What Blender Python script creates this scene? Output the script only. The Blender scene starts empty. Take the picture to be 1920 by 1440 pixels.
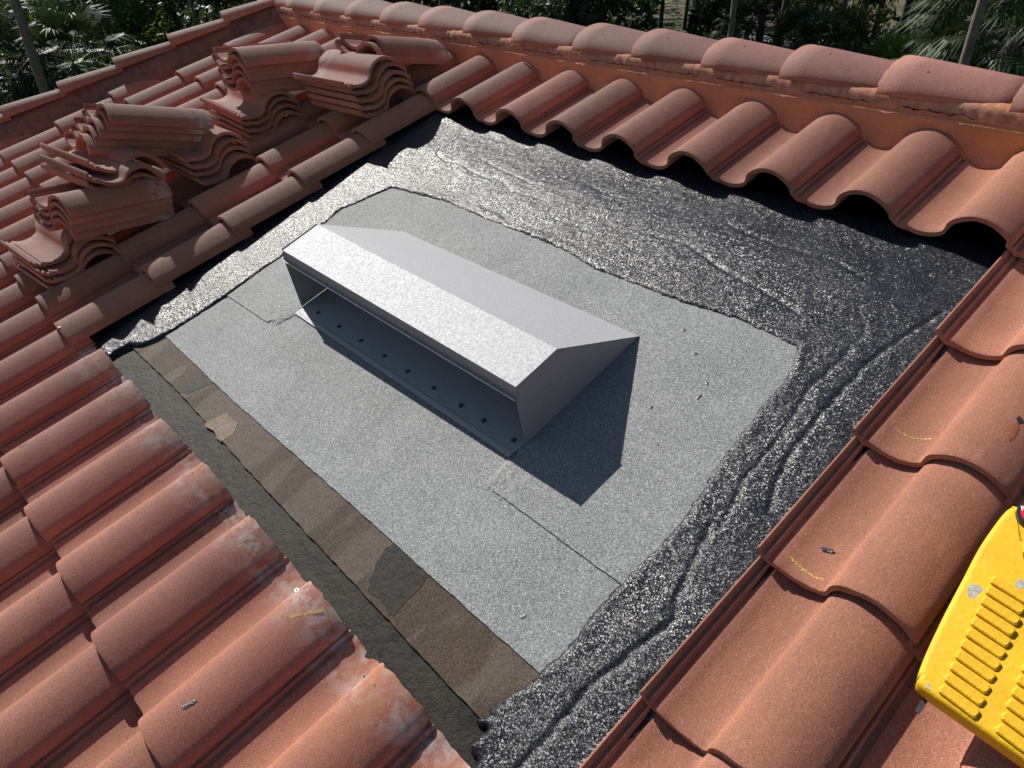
import bpy, bmesh, math, random
import numpy as np
from mathutils import Vector, Matrix, noise
random.seed(7)
rad = math.radians
S = bpy.context.scene
COL = S.collection

# ------------------------------------------------------------------ camera, world, sun, exposure
PITCH = rad(19.0)
M_ROOF = Matrix.Rotation(PITCH, 4, 'X')            # roof frame (u across, v up the slope, w normal) -> world
RC = Matrix(((0.672398, 0.695083, -0.254441), (0.389904, -0.624803, -0.676459), (-0.62917, 0.355642, -0.691132)))
CAMP = Vector((2.62785, -1.795066, 1.414654))
cd = bpy.data.cameras.new('camera')
cd.sensor_width = 36.0
cd.lens = 1375.73 / 1920 * 36
cd.clip_start = 0.02
cd.clip_end = 600
cam = bpy.data.objects.new('camera', cd)
COL.objects.link(cam)
rx, ry, rz = RC.row[0].copy(), RC.row[1].copy(), RC.row[2].copy()
cm = Matrix((( rx[0], -ry[0], -rz[0], CAMP[0]), (rx[1], -ry[1], -rz[1], CAMP[1]), (rx[2], -ry[2], -rz[2], CAMP[2]), (0, 0, 0, 1)))
cam.matrix_world = M_ROOF @ cm
S.camera = cam

to_sun = (M_ROOF.to_3x3() @ Vector((-0.243, 0.09, 0.192))).normalized()
sun_el = math.asin(to_sun.z)
sun_az = math.atan2(to_sun.x, to_sun.y)            # clockwise from +Y
W = bpy.data.worlds.new('World')
S.world = W
W.use_nodes = True
nt = W.node_tree
bg = nt.nodes['Background']
sky = nt.nodes.new('ShaderNodeTexSky')
sky.sky_type = 'NISHITA'
sky.sun_disc = False
sky.sun_elevation = sun_el
sky.sun_rotation = sun_az
sky.air_density = 1.0
sky.dust_density = 0.6
nt.links.new(sky.outputs[0], bg.inputs[0])
bg.inputs[1].default_value = 0.056
sl = bpy.data.lights.new('sun', 'SUN')
sl.energy = 5.0
sl.angle = rad(0.53)
sl.color = (1.0, 0.955, 0.88)
so = bpy.data.objects.new('sun', sl)
COL.objects.link(so)
so.rotation_euler = to_sun.to_track_quat('Z', 'Y').to_euler()
S.view_settings.view_transform = 'Standard'
S.view_settings.look = 'None'
S.view_settings.gamma = 1.0
S.view_settings.use_curve_mapping = False
S.view_settings.exposure = 0.85

# ------------------------------------------------------------------ material helpers
class NT:
    def __init__(s, name, rough=0.8, metallic=0.0, spec=0.5):
        s.m = bpy.data.materials.new(name)
        s.m.use_nodes = True
        s.t = s.m.node_tree
        s.b = s.t.nodes['Principled BSDF']
        s.b.inputs['Roughness'].default_value = rough
        s.b.inputs['Metallic'].default_value = metallic
        s.b.inputs['Specular IOR Level'].default_value = spec
    def n(s, typ, **kw):
        nd = s.t.nodes.new(typ)
        for k, v in kw.items():
            if k in nd.inputs.keys():
                nd.inputs[k].default_value = v
            else:
                setattr(nd, k, v)
        return nd
    def l(s, a, b): s.t.links.new(a, b)
    def coord(s, kind='Object'):
        return s.n('ShaderNodeTexCoord').outputs[kind]
    def noise(s, scale, detail=2, rough=0.5, co=None, stretch=None, dist=0):
        co = co or s.coord()
        if stretch:
            mp = s.n('ShaderNodeMapping'); s.l(co, mp.inputs[0]); mp.inputs['Scale'].default_value = stretch
            co = mp.outputs[0]
        nd = s.n('ShaderNodeTexNoise', Scale=scale, Detail=detail, Roughness=rough, Distortion=dist)
        s.l(co, nd.inputs['Vector'])
        return nd.outputs[0]
    def voro(s, scale, co=None, feature='F1', out=0):
        co = co or s.coord()
        nd = s.n('ShaderNodeTexVoronoi', feature=feature, Scale=scale)
        s.l(co, nd.inputs['Vector'])
        return nd.outputs[out]
    def ramp(s, fac, stops):
        nd = s.n('ShaderNodeValToRGB')
        cr = nd.color_ramp
        while len(cr.elements) < len(stops): cr.elements.new(0.5)
        for e, (p, c) in zip(cr.elements, stops):
            e.position = p
            e.color = (c, c, c, 1) if isinstance(c, (int, float)) else (*c, 1)
        s.l(fac, nd.inputs[0])
        return nd.outputs[0]
    def mix(s, fac, a, b, mode='MIX'):
        nd = s.n('ShaderNodeMix', data_type='RGBA', blend_type=mode)
        for sock, v in ((nd.inputs[0], fac), (nd.inputs[6], a), (nd.inputs[7], b)):
            if isinstance(v, (int, float)): sock.default_value = v
            elif isinstance(v, tuple): sock.default_value = (*v, 1)
            else: s.l(v, sock)
        return nd.outputs[2]
    def math(s, op, a, b=0.0):
        nd = s.n('ShaderNodeMath', operation=op)
        for sock, v in ((nd.inputs[0], a), (nd.inputs[1], b)):
            if isinstance(v, (int, float)): sock.default_value = v
            else: s.l(v, sock)
        return nd.outputs[0]
    def base(s, c):
        if isinstance(c, tuple): s.b.inputs['Base Color'].default_value = (*c, 1)
        else: s.l(c, s.b.inputs['Base Color'])
    def bump(s, h, strength=0.5, dist=0.002, prev=None):
        nd = s.n('ShaderNodeBump')
        nd.inputs['Strength'].default_value = strength
        nd.inputs['Distance'].default_value = dist
        s.l(h, nd.inputs['Height'])
        if prev is not None: s.l(prev, nd.inputs['Normal'])
        s.l(nd.outputs[0], s.b.inputs['Normal'])
        return nd.outputs[0]

def facets(m, scale, k, co, prev=None, stretch=None):
    """each mineral grain gets its own tilted facet"""
    col = m.voro(scale, co, out='Color')
    v = m.n('ShaderNodeVectorMath', operation='SUBTRACT'); m.l(col, v.inputs[0]); v.inputs[1].default_value = (.5, .5, .5)
    sc = m.n('ShaderNodeVectorMath', operation='SCALE'); m.l(v.outputs[0], sc.inputs[0]); sc.inputs['Scale'].default_value = k
    ad = m.n('ShaderNodeVectorMath', operation='ADD'); m.l(sc.outputs[0], ad.inputs[0])
    m.l(prev if prev is not None else m.n('ShaderNodeNewGeometry').outputs['Normal'], ad.inputs[1])
    nm = m.n('ShaderNodeVectorMath', operation='NORMALIZE'); m.l(ad.outputs[0], nm.inputs[0])
    m.l(nm.outputs[0], m.b.inputs['Normal'])
    return col
def tile_material(name, base, dark, light, head=False):
    m = NT(name, rough=0.82, spec=0.30)
    m.b.inputs['Diffuse Roughness'].default_value = 1.0
    co = m.coord()
    rnd = m.n('ShaderNodeObjectInfo').outputs['Random']
    off = m.n('ShaderNodeVectorMath', operation='ADD')
    m.l(co, off.inputs[0])
    sc = m.n('ShaderNodeVectorMath', operation='SCALE'); cmb = m.n('ShaderNodeCombineXYZ')
    m.l(rnd, cmb.inputs[0]); m.l(rnd, cmb.inputs[1]); m.l(cmb.outputs[0], sc.inputs[0]); sc.inputs['Scale'].default_value = 37.0
    m.l(sc.outputs[0], off.inputs[1])
    co2 = off.outputs[0]
    big = m.noise(5.0, 4, 0.6, co2)
    c = m.mix(m.ramp(big, [(0.33, 0.0), (0.68, 1.0)]), dark, base)
    streak = m.noise(9.0, 5, 0.65, co2, stretch=(6.0, 1.0, 3.0))
    c = m.mix(m.math('MULTIPLY', m.ramp(streak, [(0.52, 0.0), (0.75, 1.0)]), 0.35), c, light)
    stain = m.noise(16.0, 6, 0.7, co2, stretch=(2.0, 0.8, 1.0))
    c = m.mix(m.math('MULTIPLY', m.ramp(stain, [(0.62, 0.0), (0.78, 1.0)]), 0.5), c, tuple(x * 0.45 for x in dark))
    # per tile tint
    v = m.math('ADD', m.math('MULTIPLY', rnd, 0.30), 0.85)
    c = m.mix(1.0, c, v, 'MULTIPLY')
    # sand grains
    g = m.noise(520.0, 3, 0.7, co2)
    c = m.mix(1.0, c, m.ramp(g, [(0.3, 0.55), (0.52, 1.0), (0.72, 1.5)]), 'MULTIPLY')
    wn = m.voro(620.0, co2, out='Color')
    sep = m.n('ShaderNodeSeparateColor'); m.l(wn, sep.inputs[0])
    c = m.mix(m.math('MULTIPLY', m.math('GREATER_THAN', sep.outputs[0], 0.965), 0.42), c, (0.5472, 0.3952, 0.3192))
    c = m.mix(m.math('MULTIPLY', m.math('GREATER_THAN', sep.outputs[1], 0.95), 0.6), c, (0.10, 0.05, 0.04))
    if head:   # cement bloom on the ends that used to sit under the lifted course
        sx = m.n('ShaderNodeSeparateXYZ'); m.l(co, sx.inputs[0])
        band = m.ramp(m.math('ADD', sx.outputs[1], m.math('MULTIPLY', m.noise(14, 4, 0.6, co2), 0.13)), [(0.375, 0.0), (0.45, 1.0)])
        fl = m.ramp(m.noise(26, 6, 0.7, co2), [(0.42, 0.0), (0.60, 1.0)])
        c = m.mix(m.math('MULTIPLY', band, m.math('MULTIPLY', fl, 0.95)), c, (0.4560, 0.3648, 0.3192))
        org = m.ramp(sx.outputs[1], [(0.29, 0.0), (0.37, 1.0)])
        c = m.mix(m.math('MULTIPLY', org, m.math('MULTIPLY', m.ramp(m.noise(11, 3, 0.5, co2), [(0.45, 0.0), (0.6, 1.0)]), 0.6)), c, (0.3800, 0.1520, 0.0760))
    m.base(c)
    h = m.math('ADD', m.math('MULTIPLY', g, 0.6), m.math('MULTIPLY', m.noise(60, 4, 0.6, co2), 0.8))
    m.bump(h, 0.6, 0.0022)
    return m.m

TERRA = tile_material('terracotta', (0.400, 0.162, 0.096), (0.310, 0.124, 0.077), (0.46, 0.225, 0.145))
TERRA_H = tile_material('terracotta_cement_stained', (0.395, 0.153, 0.092), (0.310, 0.118, 0.074), (0.3192, 0.1444, 0.1064), head=True)
TERRA_R = tile_material('terracotta_ridge', (0.375, 0.165, 0.115), (0.30, 0.128, 0.092), (0.44, 0.235, 0.17))

def simple(name, c, rough=0.8, metallic=0.0, spec=0.4, var=0.25, nscale=30, bump=0.0, bscale=200):
    m = NT(name, rough, metallic, spec)
    nz = m.noise(nscale, 5, 0.6)
    m.base(m.mix(1.0, tuple(c), m.ramp(nz, [(0.3, 1 - var), (0.7, 1 + var)]), 'MULTIPLY'))
    if bump: m.bump(m.noise(bscale, 3, 0.6), bump, 0.002)
    return m.m

def mortar_material():
    m = NT('orange_mortar', 0.9, spec=0.25)
    a = m.noise(6, 5, 0.6)
    c = m.mix(m.ramp(a, [(0.35, 0.0), (0.65, 1.0)]), (0.565, 0.230, 0.115), (0.455, 0.185, 0.100))
    b = m.noise(28, 6, 0.7)
    c = m.mix(m.ramp(b, [(0.5, 0.0), (0.72, 0.6)]), c, (0.4712, 0.2736, 0.1824))
    c = m.mix(1.0, c, m.ramp(m.noise(380, 3, 0.6), [(0.3, 0.75), (0.7, 1.2)]), 'MULTIPLY')
    m.base(c)
    p = m.bump(m.noise(24, 7, 0.7), 0.8, 0.010)
    m.bump(m.noise(260, 3, 0.6), 0.6, 0.003, p)
    return m.m
MORTAR = mortar_material()
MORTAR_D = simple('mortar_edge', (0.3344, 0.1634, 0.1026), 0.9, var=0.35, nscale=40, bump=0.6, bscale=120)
MORTAR_SHADED = simple('shaded_red_mortar', (0.1824, 0.0722, 0.0494), 0.9, var=0.3, nscale=25, bump=0.6, bscale=140)  # hip mortar; the hip's shadow is painted into this darker red brown
BLACK = simple('dark_hole', (0.012, 0.009, 0.008), 0.9, var=0.1)
TAR_SPOT = simple('tar_spot', (0.02, 0.02, 0.022), 0.35, spec=0.5, var=0.2, bump=0.8, bscale=250)
CHALK = simple('yellow_chalk', (0.4712, 0.3040, 0.0760), 0.9, var=0.4, nscale=160)
RUST = simple('rust_stain', (0.20, 0.062, 0.022), 0.85, var=0.4, nscale=60)
SCREW = simple('screw_metal', (0.33, 0.30, 0.27), 0.45, metallic=0.8, var=0.3)

def tar_material():
    m = NT('tar_coating', 0.3, spec=0.28)
    co = m.coord()
    c = m.mix(m.ramp(m.noise(7, 4, 0.6), [(0.35, 0.0), (0.7, 1.0)]), (0.004, 0.004, 0.006), (0.009, 0.010, 0.014))
    p = m.bump(m.noise(30, 4, 0.6), 0.25, 0.007)
    p = m.bump(m.noise(75, 3, 0.6, co), 0.25, 0.003, p)
    p = m.bump(m.noise(9, 5, 0.6, co, stretch=(1.0, 5.0, 1.0)), 0.30, 0.008, p)
    col = facets(m, 430, 0.58, co, p)
    sep = m.n('ShaderNodeSeparateColor'); m.l(m.voro(520, co, out='Color'), sep.inputs[0])
    c = m.mix(m.math('MULTIPLY', m.math('GREATER_THAN', sep.outputs[0], 0.82), 0.7), c, (0.045, 0.047, 0.053))
    c = m.mix(m.math('MULTIPLY', m.math('GREATER_THAN', sep.outputs[1], 0.80), 0.6), c, (0.022, 0.023, 0.036))
    m.base(c)
    rr = m.ramp(m.noise(5, 4, 0.6), [(0.35, 0.33), (0.7, 0.46)])
    m.l(rr, m.b.inputs['Roughness'])
    return m.m
TAR = tar_material()

def sheet_material(name, c0, c1, speck=0.35, smudge=(0.10, 0.10, 0.10), rough=0.8):
    m = NT(name, rough, spec=0.4)
    co = m.coord()
    c = m.mix(m.ramp(m.noise(3.5, 5, 0.6), [(0.3, 0.0), (0.7, 1.0)]), c0, c1)
    c = m.mix(m.math('MULTIPLY', m.ramp(m.noise(10, 6, 0.7), [(0.60, 0.0), (0.80, 1.0)]), 0.45), c, smudge)
    c = m.mix(m.math('MULTIPLY', m.ramp(m.noise(22, 3, 0.6), [(0.70, 0.0), (0.76, 1.0)]), 0.7), c, smudge)
    g = m.noise(520, 2, 0.6, co)
    c = m.mix(1.0, c, m.ramp(g, [(0.32, 1 - speck), (0.5, 1.0), (0.68, 1 + speck)]), 'MULTIPLY')
    wn = m.voro(380, co, out='Color')
    sep = m.n('ShaderNodeSeparateColor'); m.l(wn, sep.inputs[0])
    c = m.mix(m.math('MULTIPLY', m.math('GREATER_THAN', sep.outputs[0], 0.86), 0.45), c, tuple(min(0.75, x * 2.0) for x in c1))
    c = m.mix(m.math('MULTIPLY', m.math('GREATER_THAN', sep.outputs[1], 0.88), 0.5), c, tuple(x * 0.3 for x in c0))
    m.base(c)
    p = m.bump(m.math('ADD', g, m.math('MULTIPLY', m.noise(30, 3, 0.5), 0.8)), 0.5, 0.0022)
    p = m.bump(m.noise(5, 4, 0.55), 0.30, 0.02, p)
    facets(m, 480, 0.5, co, p)
    return m
GREY = sheet_material('grey_granule_sheet', (0.134, 0.139, 0.141), (0.174, 0.180, 0.182), 0.55).m
GREY2 = sheet_material('grey_granule_sheet_warm', (0.1330, 0.1383, 0.1398), (0.1748, 0.1801, 0.1794), 0.55).m

def brown_material():
    m = sheet_material('brown_granule_strip', (0.0220, 0.0122, 0.0054), (0.0360, 0.0205, 0.0095), 0.45, (0.03, 0.024, 0.018))
    old = m.b.inputs['Base Color'].links[0].from_socket
    st = m.ramp(m.noise(2.2, 5, 0.6, stretch=(2.2, 0.5, 1)), [(0.50, 0.0), (0.54, 1.0)])
    m.base(m.mix(m.math('MULTIPLY', st, 0.5), old, (0.0769, 0.0581, 0.0433)))
    return m.m
BROWN = brown_material()
def bald_material():
    m = NT('bald_asphalt', 0.62, spec=0.16)
    c = m.mix(m.ramp(m.noise(7, 5, 0.6), [(0.35, 0.0), (0.65, 1.0)]), (0.0062, 0.0046, 0.0034), (0.0135, 0.0100, 0.0070))
    c = m.mix(m.ramp(m.noise(90, 3, 0.6), [(0.68, 0.0), (0.76, 0.4)]), c, (0.12, 0.10, 0.085))
    m.base(c)
    p = m.bump(m.noise(34, 6, 0.7), 0.8, 0.007)
    co = m.coord()
    cr = m.n('ShaderNodeTexVoronoi', feature='DISTANCE_TO_EDGE', Scale=26.0)
    nz = m.n('ShaderNodeTexNoise', Scale=12.0); m.l(co, nz.inputs[0])
    mx = m.mix(0.12, co, nz.outputs[1]); m.l(mx, cr.inputs['Vector'])
    sx = m.n('ShaderNodeSeparateXYZ'); m.l(co, sx.inputs[0])
    msk = m.ramp(m.math('MULTIPLY', sx.outputs[0], 0.4), [(0.55, 0.0), (0.66, 1.0)])
    ck = m.ramp(cr.outputs[0], [(0.0, 0.0), (0.028, 1.0)])
    h = m.math('SUBTRACT', 1.0, m.math('MULTIPLY', m.math('SUBTRACT', 1.0, ck), msk))
    m.bump(h, 0.35, 0.002, p)
    return m.m
BALD = bald_material()

def galv(name, c, rough):
    m = NT(name, rough, metallic=0.62, spec=0.4)
    v = m.noise(230, 3, 0.7)
    m.base(m.mix(1.0, c, m.ramp(v, [(0.3, 0.82), (0.7, 1.15)]), 'MULTIPLY'))
    m.l(m.ramp(m.noise(120, 4, 0.7), [(0.3, rough - 0.06), (0.7, rough + 0.08)]), m.b.inputs['Roughness'])
    m.bump(m.math('ADD', v, m.math('MULTIPLY', m.noise(9, 2, 0.5), 3.0)), 0.30, 0.0012)
    return m.m
GALV = galv('galvanised_sheet', (0.305, 0.308, 0.320), 0.765)
RUBBER = simple('rubber_washer', (0.03, 0.035, 0.04), 0.6, var=0.2)

# ------------------------------------------------------------------ mesh / object helpers
def mesh(name, verts, faces, mats=(), smooth=False, mi=None):
    me = bpy.data.meshes.new(name)
    me.from_pydata([tuple(v) for v in verts], [], faces)
    for m in mats: me.materials.append(m)
    if mi is not None: me.polygons.foreach_set('material_index', mi)
    if smooth: me.polygons.foreach_set('use_smooth', [True] * len(me.polygons))
    me.update()
    return me
def obj(name, me, parent=None, mat=None, loc=None):
    o = bpy.data.objects.new(name, me)
    COL.objects.link(o)
    if parent is not None: o.parent = parent
    if mat is not None: o.matrix_local = mat
    elif loc is not None: o.location = loc
    return o
def tag(o, label=None, cat=None, group=None, kind=None):
    if label: o['label'] = label
    if cat: o['category'] = cat
    if group: o['group'] = group
    if kind: o['kind'] = kind
    return o
def box_data(x0, x1, y0, y1, z0, z1):
    v = [(x, y, z) for z in (z0, z1) for y in (y0, y1) for x in (x0, x1)]
    f = [(0, 2, 3, 1), (4, 5, 7, 6), (0, 1, 5, 4), (2, 6, 7, 3), (0, 4, 6, 2), (1, 3, 7, 5)]
    return v, f
def join(parts):
    V, F = [], []
    for v, f in parts:
        n = len(V); V += list(v); F += [tuple(i + n for i in q) for q in f]
    return V, F
def prism(poly, axis_pts):   # poly list of 3D loops joined in order, closed ends
    V, F = [], []
    n = len(poly[0])
    for L in poly: V += L
    for k in range(len(poly) - 1):
        for i in range(n):
            j = (i + 1) % n
            F.append((k * n + i, k * n + j, (k + 1) * n + j, (k + 1) * n + i))
    F.append(tuple(reversed(range(n)))); F.append(tuple((len(poly) - 1) * n + i for i in range(n)))
    return V, F
def fix(me):
    bm = bmesh.new(); bm.from_mesh(me)
    bmesh.ops.recalc_face_normals(bm, faces=bm.faces)
    bm.to_mesh(me); bm.free(); return me
def tube(pts, radii, seg=8, caps=True):
    V, F = [], []
    pts = [Vector(p) for p in pts]
    for i, p in enumerate(pts):
        d = (pts[min(i + 1, len(pts) - 1)] - pts[max(i - 1, 0)]).normalized()
        a = d.orthogonal().normalized() if i == 0 else (prev - d * prev.dot(d)).normalized()
        prev = a
        b = d.cross(a)
        for k in range(seg):
            t = 2 * math.pi * k / seg
            V.append(p + (a * math.cos(t) + b * math.sin(t)) * radii[i])
    for i in range(len(pts) - 1):
        for k in range(seg):
            j = (k + 1) % seg
            F.append((i * seg + k, i * seg + j, (i + 1) * seg + j, (i + 1) * seg + k))
    if caps:
        F.append(tuple(reversed(range(seg)))); F.append(tuple((len(pts) - 1) * seg + k for k in range(seg)))
    return [tuple(v) for v in V], F

# ------------------------------------------------------------------ the S shaped roof tile
PROF = [(0.0, .036), (0.0, .046), (.002, .0495), (.005, .0500), (.008, .047), (.0095, .038), (.013, .0345), (.016, .0350),
        (.0180, .0370), (.021, .0372), (.0235, .0340), (.0255, .0265), (.036, .0255), (.0375, .0305), (.042, .0302), (.055, .0245), (.070, .0205), (.085, .0188),
        (.100, .0192), (.115, .0215), (.128, .0260), (.138, .0305), (.1450, .0365), (.1485, .0470), (.1520, .0600),
        (.158, .0700), (.169, .0800), (.184, .0890), (.200, .0955), (.217, .0990), (.234, .0992), (.250, .0965),
        (.266, .0912), (.281, .0838), (.296, .0748), (.3085, .0658), (.3135, .0600), (.3150, .0530), (.3140, .0370)]
THK = 0.015
TL = 0.43
def under_profile():
    P = [Vector((x, 0, z)) for x, z in PROF]
    sm = [(0.004, .030), (.012, .024), (.025, .0145), (.040, .0125), (.055, .0115), (.070, .0080), (.085, .0063), (.100, .0067), (.115, .0090), (.128, .0135),
          (.140, .0190), (.1510, .0280), (.1560, .0460), (.1650, .0600), (.176, .0690), (.189, .0770), (.204, .0835), (.219, .0868),
          (.234, .0868), (.248, .0842), (.262, .0792), (.275, .0722), (.287, .0640), (.296, .0565), (.303, .0480), (.3070, .0415)]
    return [(x, z - .0028) for x, z in sm]
UND = under_profile()
def tile_mesh(name, seed, mat, length=TL, holes=False):
    rnd = random.Random(seed)
    ys = [0.0, 0.0035, 0.012, 0.10, 0.20, 0.30, 0.385, 0.392, length - 0.004, length]
    loop = PROF + UND[::-1]
    n = len(loop); npf = len(PROF)
    V = []
    for yi, y in enumerate(ys):
        for i, (x, z) in enumerate(loop):
            dy = dz = 0
            if yi == 0:
                dy = noise.noise(Vector((x * 60, seed * 3.1, 0 if i < npf else 5))) * 0.0028 + noise.noise(Vector((x * 240, seed, 9))) * 0.0018
                if i < npf: dz = -0.0022
            if yi == 1 and i < npf: dz = -0.0005
            if yi == len(ys) - 1:
                dy = noise.noise(Vector((x * 45, seed * 5.3, 2))) * 0.006
                if i < npf: dz = -0.002
            if yi >= 7 and i < npf and x > 0.045: dz -= 0.0016
            if rnd.random() < 0.0: pass
            z2 = z + dz
            V.append((x, y + dy, z2))
    F = []
    for k in range(len(ys) - 1):
        for i in range(n):
            j = (i + 1) % n
            F.append((k * n + i, (k + 1) * n + i, (k + 1) * n + j, k * n + j))
    # end caps as strips between top and underside
    def cap(base, flip):
        top = list(range(npf)); bot = [npf + (len(UND) - 1 - q) for q in range(len(UND))]
        i = j = 0
        while i < len(top) - 1 or j < len(bot) - 1:
            xa = PROF[i + 1][0] if i < len(top) - 1 else 9
            xb = UND[j + 1][0] if j < len(bot) - 1 else 9
            if xa <= xb: t = (top[i], top[i + 1], bot[j]); i += 1
            else: t = (top[i], bot[j + 1], bot[j]); j += 1
            t = tuple(base + q for q in t)
            F.append(t if flip else t[::-1])
    cap(0, True); cap((len(ys) - 1) * n, False)
    mi = [0] * len(F)
    if holes:
        def ztop(x):
            for (a, za), (b, zb) in zip(PROF, PROF[1:]):
                if a <= x <= b: return za + (zb - za) * (x - a) / max(b - a, 1e-6)
        for hx, hy, r in ((.205, .388, .0045), (.262, .372, .0055)):
            c = len(V)
            s = (ztop(hx + .004) - ztop(hx - .004)) / .008
            V.append((hx, hy, ztop(hx) + .0002 - .0016))
            for k in range(10):
                a = k * math.pi / 5; dx = math.cos(a) * r; dy = math.sin(a) * r * 0.85
                V.append((hx + dx, hy + dy, ztop(hx) + s * dx - .0016 + .0008))
            for k in range(10):
                F.append((c, c + 1 + k, c + 1 + (k + 1) % 10)); mi.append(1)
    me = mesh(name, V, F, (mat, BLACK), mi=mi)
    fix(me)
    # smooth the long faces only
    for p in me.polygons:
        p.use_smooth = abs(p.normal.y) < 0.5 and p.material_index == 0
    bm = bmesh.new(); bm.from_mesh(me)
    for e in bm.edges:
        if len(e.link_faces) == 2 and e.calc_face_angle(0) > rad(42): e.smooth = False
    bm.to_mesh(me); bm.free()
    return me
TILES = [tile_mesh('roof_tile', s, TERRA) for s in range(6)]
TILES_H = [tile_mesh('roof_tile_head', s, TERRA_H, holes=True) for s in range(10, 14)]
def ztop(x):
    for (a, za), (b, zb) in zip(PROF, PROF[1:]):
        if a <= x <= b and b > a: return za + (zb - za) * (x - a) / (b - a)
    return PROF[-1][1]

# ------------------------------------------------------------------ house: structure of the roof
house = bpy.data.objects.new('house', None)
COL.objects.link(house)
house.matrix_world = M_ROOF
tag(house, 'house roof of overlapping terracotta S tiles with an opening around the metal vent', 'house roof')

E_ = 0.366
TILT = math.atan(0.034 / TL)
def row_v(r): return -0.045 - E_ * r
def col_u(k):
    if k >= 0: return 0.040 + 0.303 * k
    return 0.040 - 0.2985 * (-k)
HIP_A = Vector((-2.52, 0.52)); HIP_D = Vector((-0.335, -1.0)).normalized()   # foot of the hip, seen in the slope plane
HIP_N = Vector((-HIP_D.y, HIP_D.x))                                          # which side is inside
if HIP_N.x < 0: HIP_N = -HIP_N
def hip_dist(u, v): return (Vector((u, v)) - HIP_A).dot(HIP_N)
def visible(u, v, w=0.06):
    c = RC @ (Vector((u, v, w)) - CAMP)
    if c.z < 0.05: return False
    x = c.x / c.z * 1375.7 + 960; y = c.y / c.z * 1375.7 + 720
    return -800 < x < 2500 and -260 < y < 2000
def tile_matrix(u, v, rnd, dz=0.0):
    return (Matrix.Translation((u + rnd.uniform(-.003, .003), v + rnd.uniform(-.006, .006), 0.007 + dz + rnd.uniform(-.0015, .0015)))
            @ Matrix.Rotation(rad(rnd.uniform(-.5, .5)), 4, 'Z') @ Matrix.Rotation(-TILT, 4, 'X') @ Matrix.Rotation(rad(rnd.uniform(-.35, .35)), 4, 'Y'))
rnd = random.Random(3)
removed = {(r, k) for r in range(1, 6) for k in range(-1, 7)}
laid = {}
for r in range(0, 9):
    for k in range(-13, 11):
        if (r, k) in removed: continue
        u, v = col_u(k), row_v(r)
        if r in (4, 5) and k == -2: u += 0.005
        if hip_dist(u + .33, v + .2) < 0.06: continue
        if not any(visible(u + a, v + b) for a in (0, .33) for b in (0, .43)): continue
        head = (r == 6 and -1 <= k <= 6)
        me = (TILES_H if head else TILES)[rnd.randrange(4 if head else 6)]
        M = tile_matrix(u, v, rnd)
        if hip_dist(u, v) < 0.03 or hip_dist(u, v + .43) < 0.03:     # cut along the hip
            bm = bmesh.new(); bm.from_mesh(me); bm.transform(M)
            co = Vector((HIP_A.x, HIP_A.y, 0)) + Vector((HIP_N.x, HIP_N.y, 0)) * 0.02
            bmesh.ops.bisect_plane(bm, geom=bm.verts[:] + bm.edges[:] + bm.faces[:], plane_co=co, plane_no=Vector((HIP_N.x, HIP_N.y, 0)), clear_inner=True)
            if not bm.faces: bm.free(); continue
            bm.transform(M.inverted())
            me2 = bpy.data.meshes.new('roof_tile_cut'); bm.to_mesh(me2); bm.free()
            for m_ in me.materials: me2.materials.append(m_)
            me = me2
        o = obj('roof_tile', me, house, M)
        if head: o['label'] = 'roof tile with pale cement stains and screw holes at its upper end'
        laid[(r, k)] = o

# screws in the bare tile heads
sv, sf = tube([(0, 0, -.004), (0, 0, .0045)], [.0034, .0034], 10)
hv, hf = tube([(0, 0, .0045), (0, 0, .0075)], [.0062, .0055], 12)
dv, df = tube([(0, 0, .0074), (0, 0, .0078)], [.0028, .0028], 8)
V_, F_ = join([(sv, sf), (hv, hf), (dv, df)])
SCREW_ME = mesh('screw', V_, F_, (SCREW, BLACK), mi=[0] * (len(sf) + len(hf)) + [1] * len(df))
for k in range(2, 7):
    t = laid.get((6, k))
    if t is None: continue
    x = 0.122 + rnd.uniform(-.01, .01)
    s_ = obj('screw', SCREW_ME, t, Matrix.Translation((x, .394 + rnd.uniform(-.006, .006), ztop(x) - .001)) @ Matrix.Rotation(rad(rnd.uniform(-12, 12)), 4, 'X'))

# decking under the tiles, back slope, eaves walls
dk = [(-2.50, 0.52), (5.0, 0.52), (5.0, -5.2), (-4.42, -5.2)]
v = [(a, b, -0.045) for a, b in dk] + [(a, b, -0.17) for a, b in dk]
obj('roof_deck', fix(mesh('roof_deck', v, [(0, 1, 2, 3), (7, 6, 5, 4)] + [(i, (i + 1) % 4, 4 + (i + 1) % 4, 4 + i) for i in range(4)], (BALD,))), house)
WALL = simple('stucco_wall', (0.50, 0.42, 0.33), 0.9, var=0.1, bump=0.4)
BACKT = simple('far_slope_tiles', (0.30, 0.13, 0.09), 0.85, var=0.25, nscale=12)

# ------------------------------------------------------------------ membrane layers in the opening
TARFREE = [(0.020, -1.610), (0.044, -1.345), (0.036, -1.010), (0.004, -0.772), (0.092, -0.568), (0.395, -0.538), (0.774, -0.547),
           (1.041, -0.550), (1.229, -0.577), (1.397, -0.574), (1.570, -0.573), (1.733, -0.557), (1.902, -0.575), (1.935, -0.653),
           (1.939, -0.796), (1.950, -0.964), (1.978, -1.123), (1.980, -1.239), (1.968, -1.359), (1.969, -1.479), (1.978, -1.526),
           (1.969, -1.594), (1.968, -1.636), (1.954, -1.661), (1.953, -1.69), (1.939, -1.715), (1.959, -1.718), (1.938, -1.745),
           (1.967, -1.741), (1.962, -1.767), (1.964, -1.787), (1.992, -1.785), (2.002, -1.801), (2.02, -2.3), (-0.09, -2.3), (-0.08, -1.76),
           (-0.065, -1.724), (-0.021, -1.700), (0.003, -1.652)]
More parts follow.
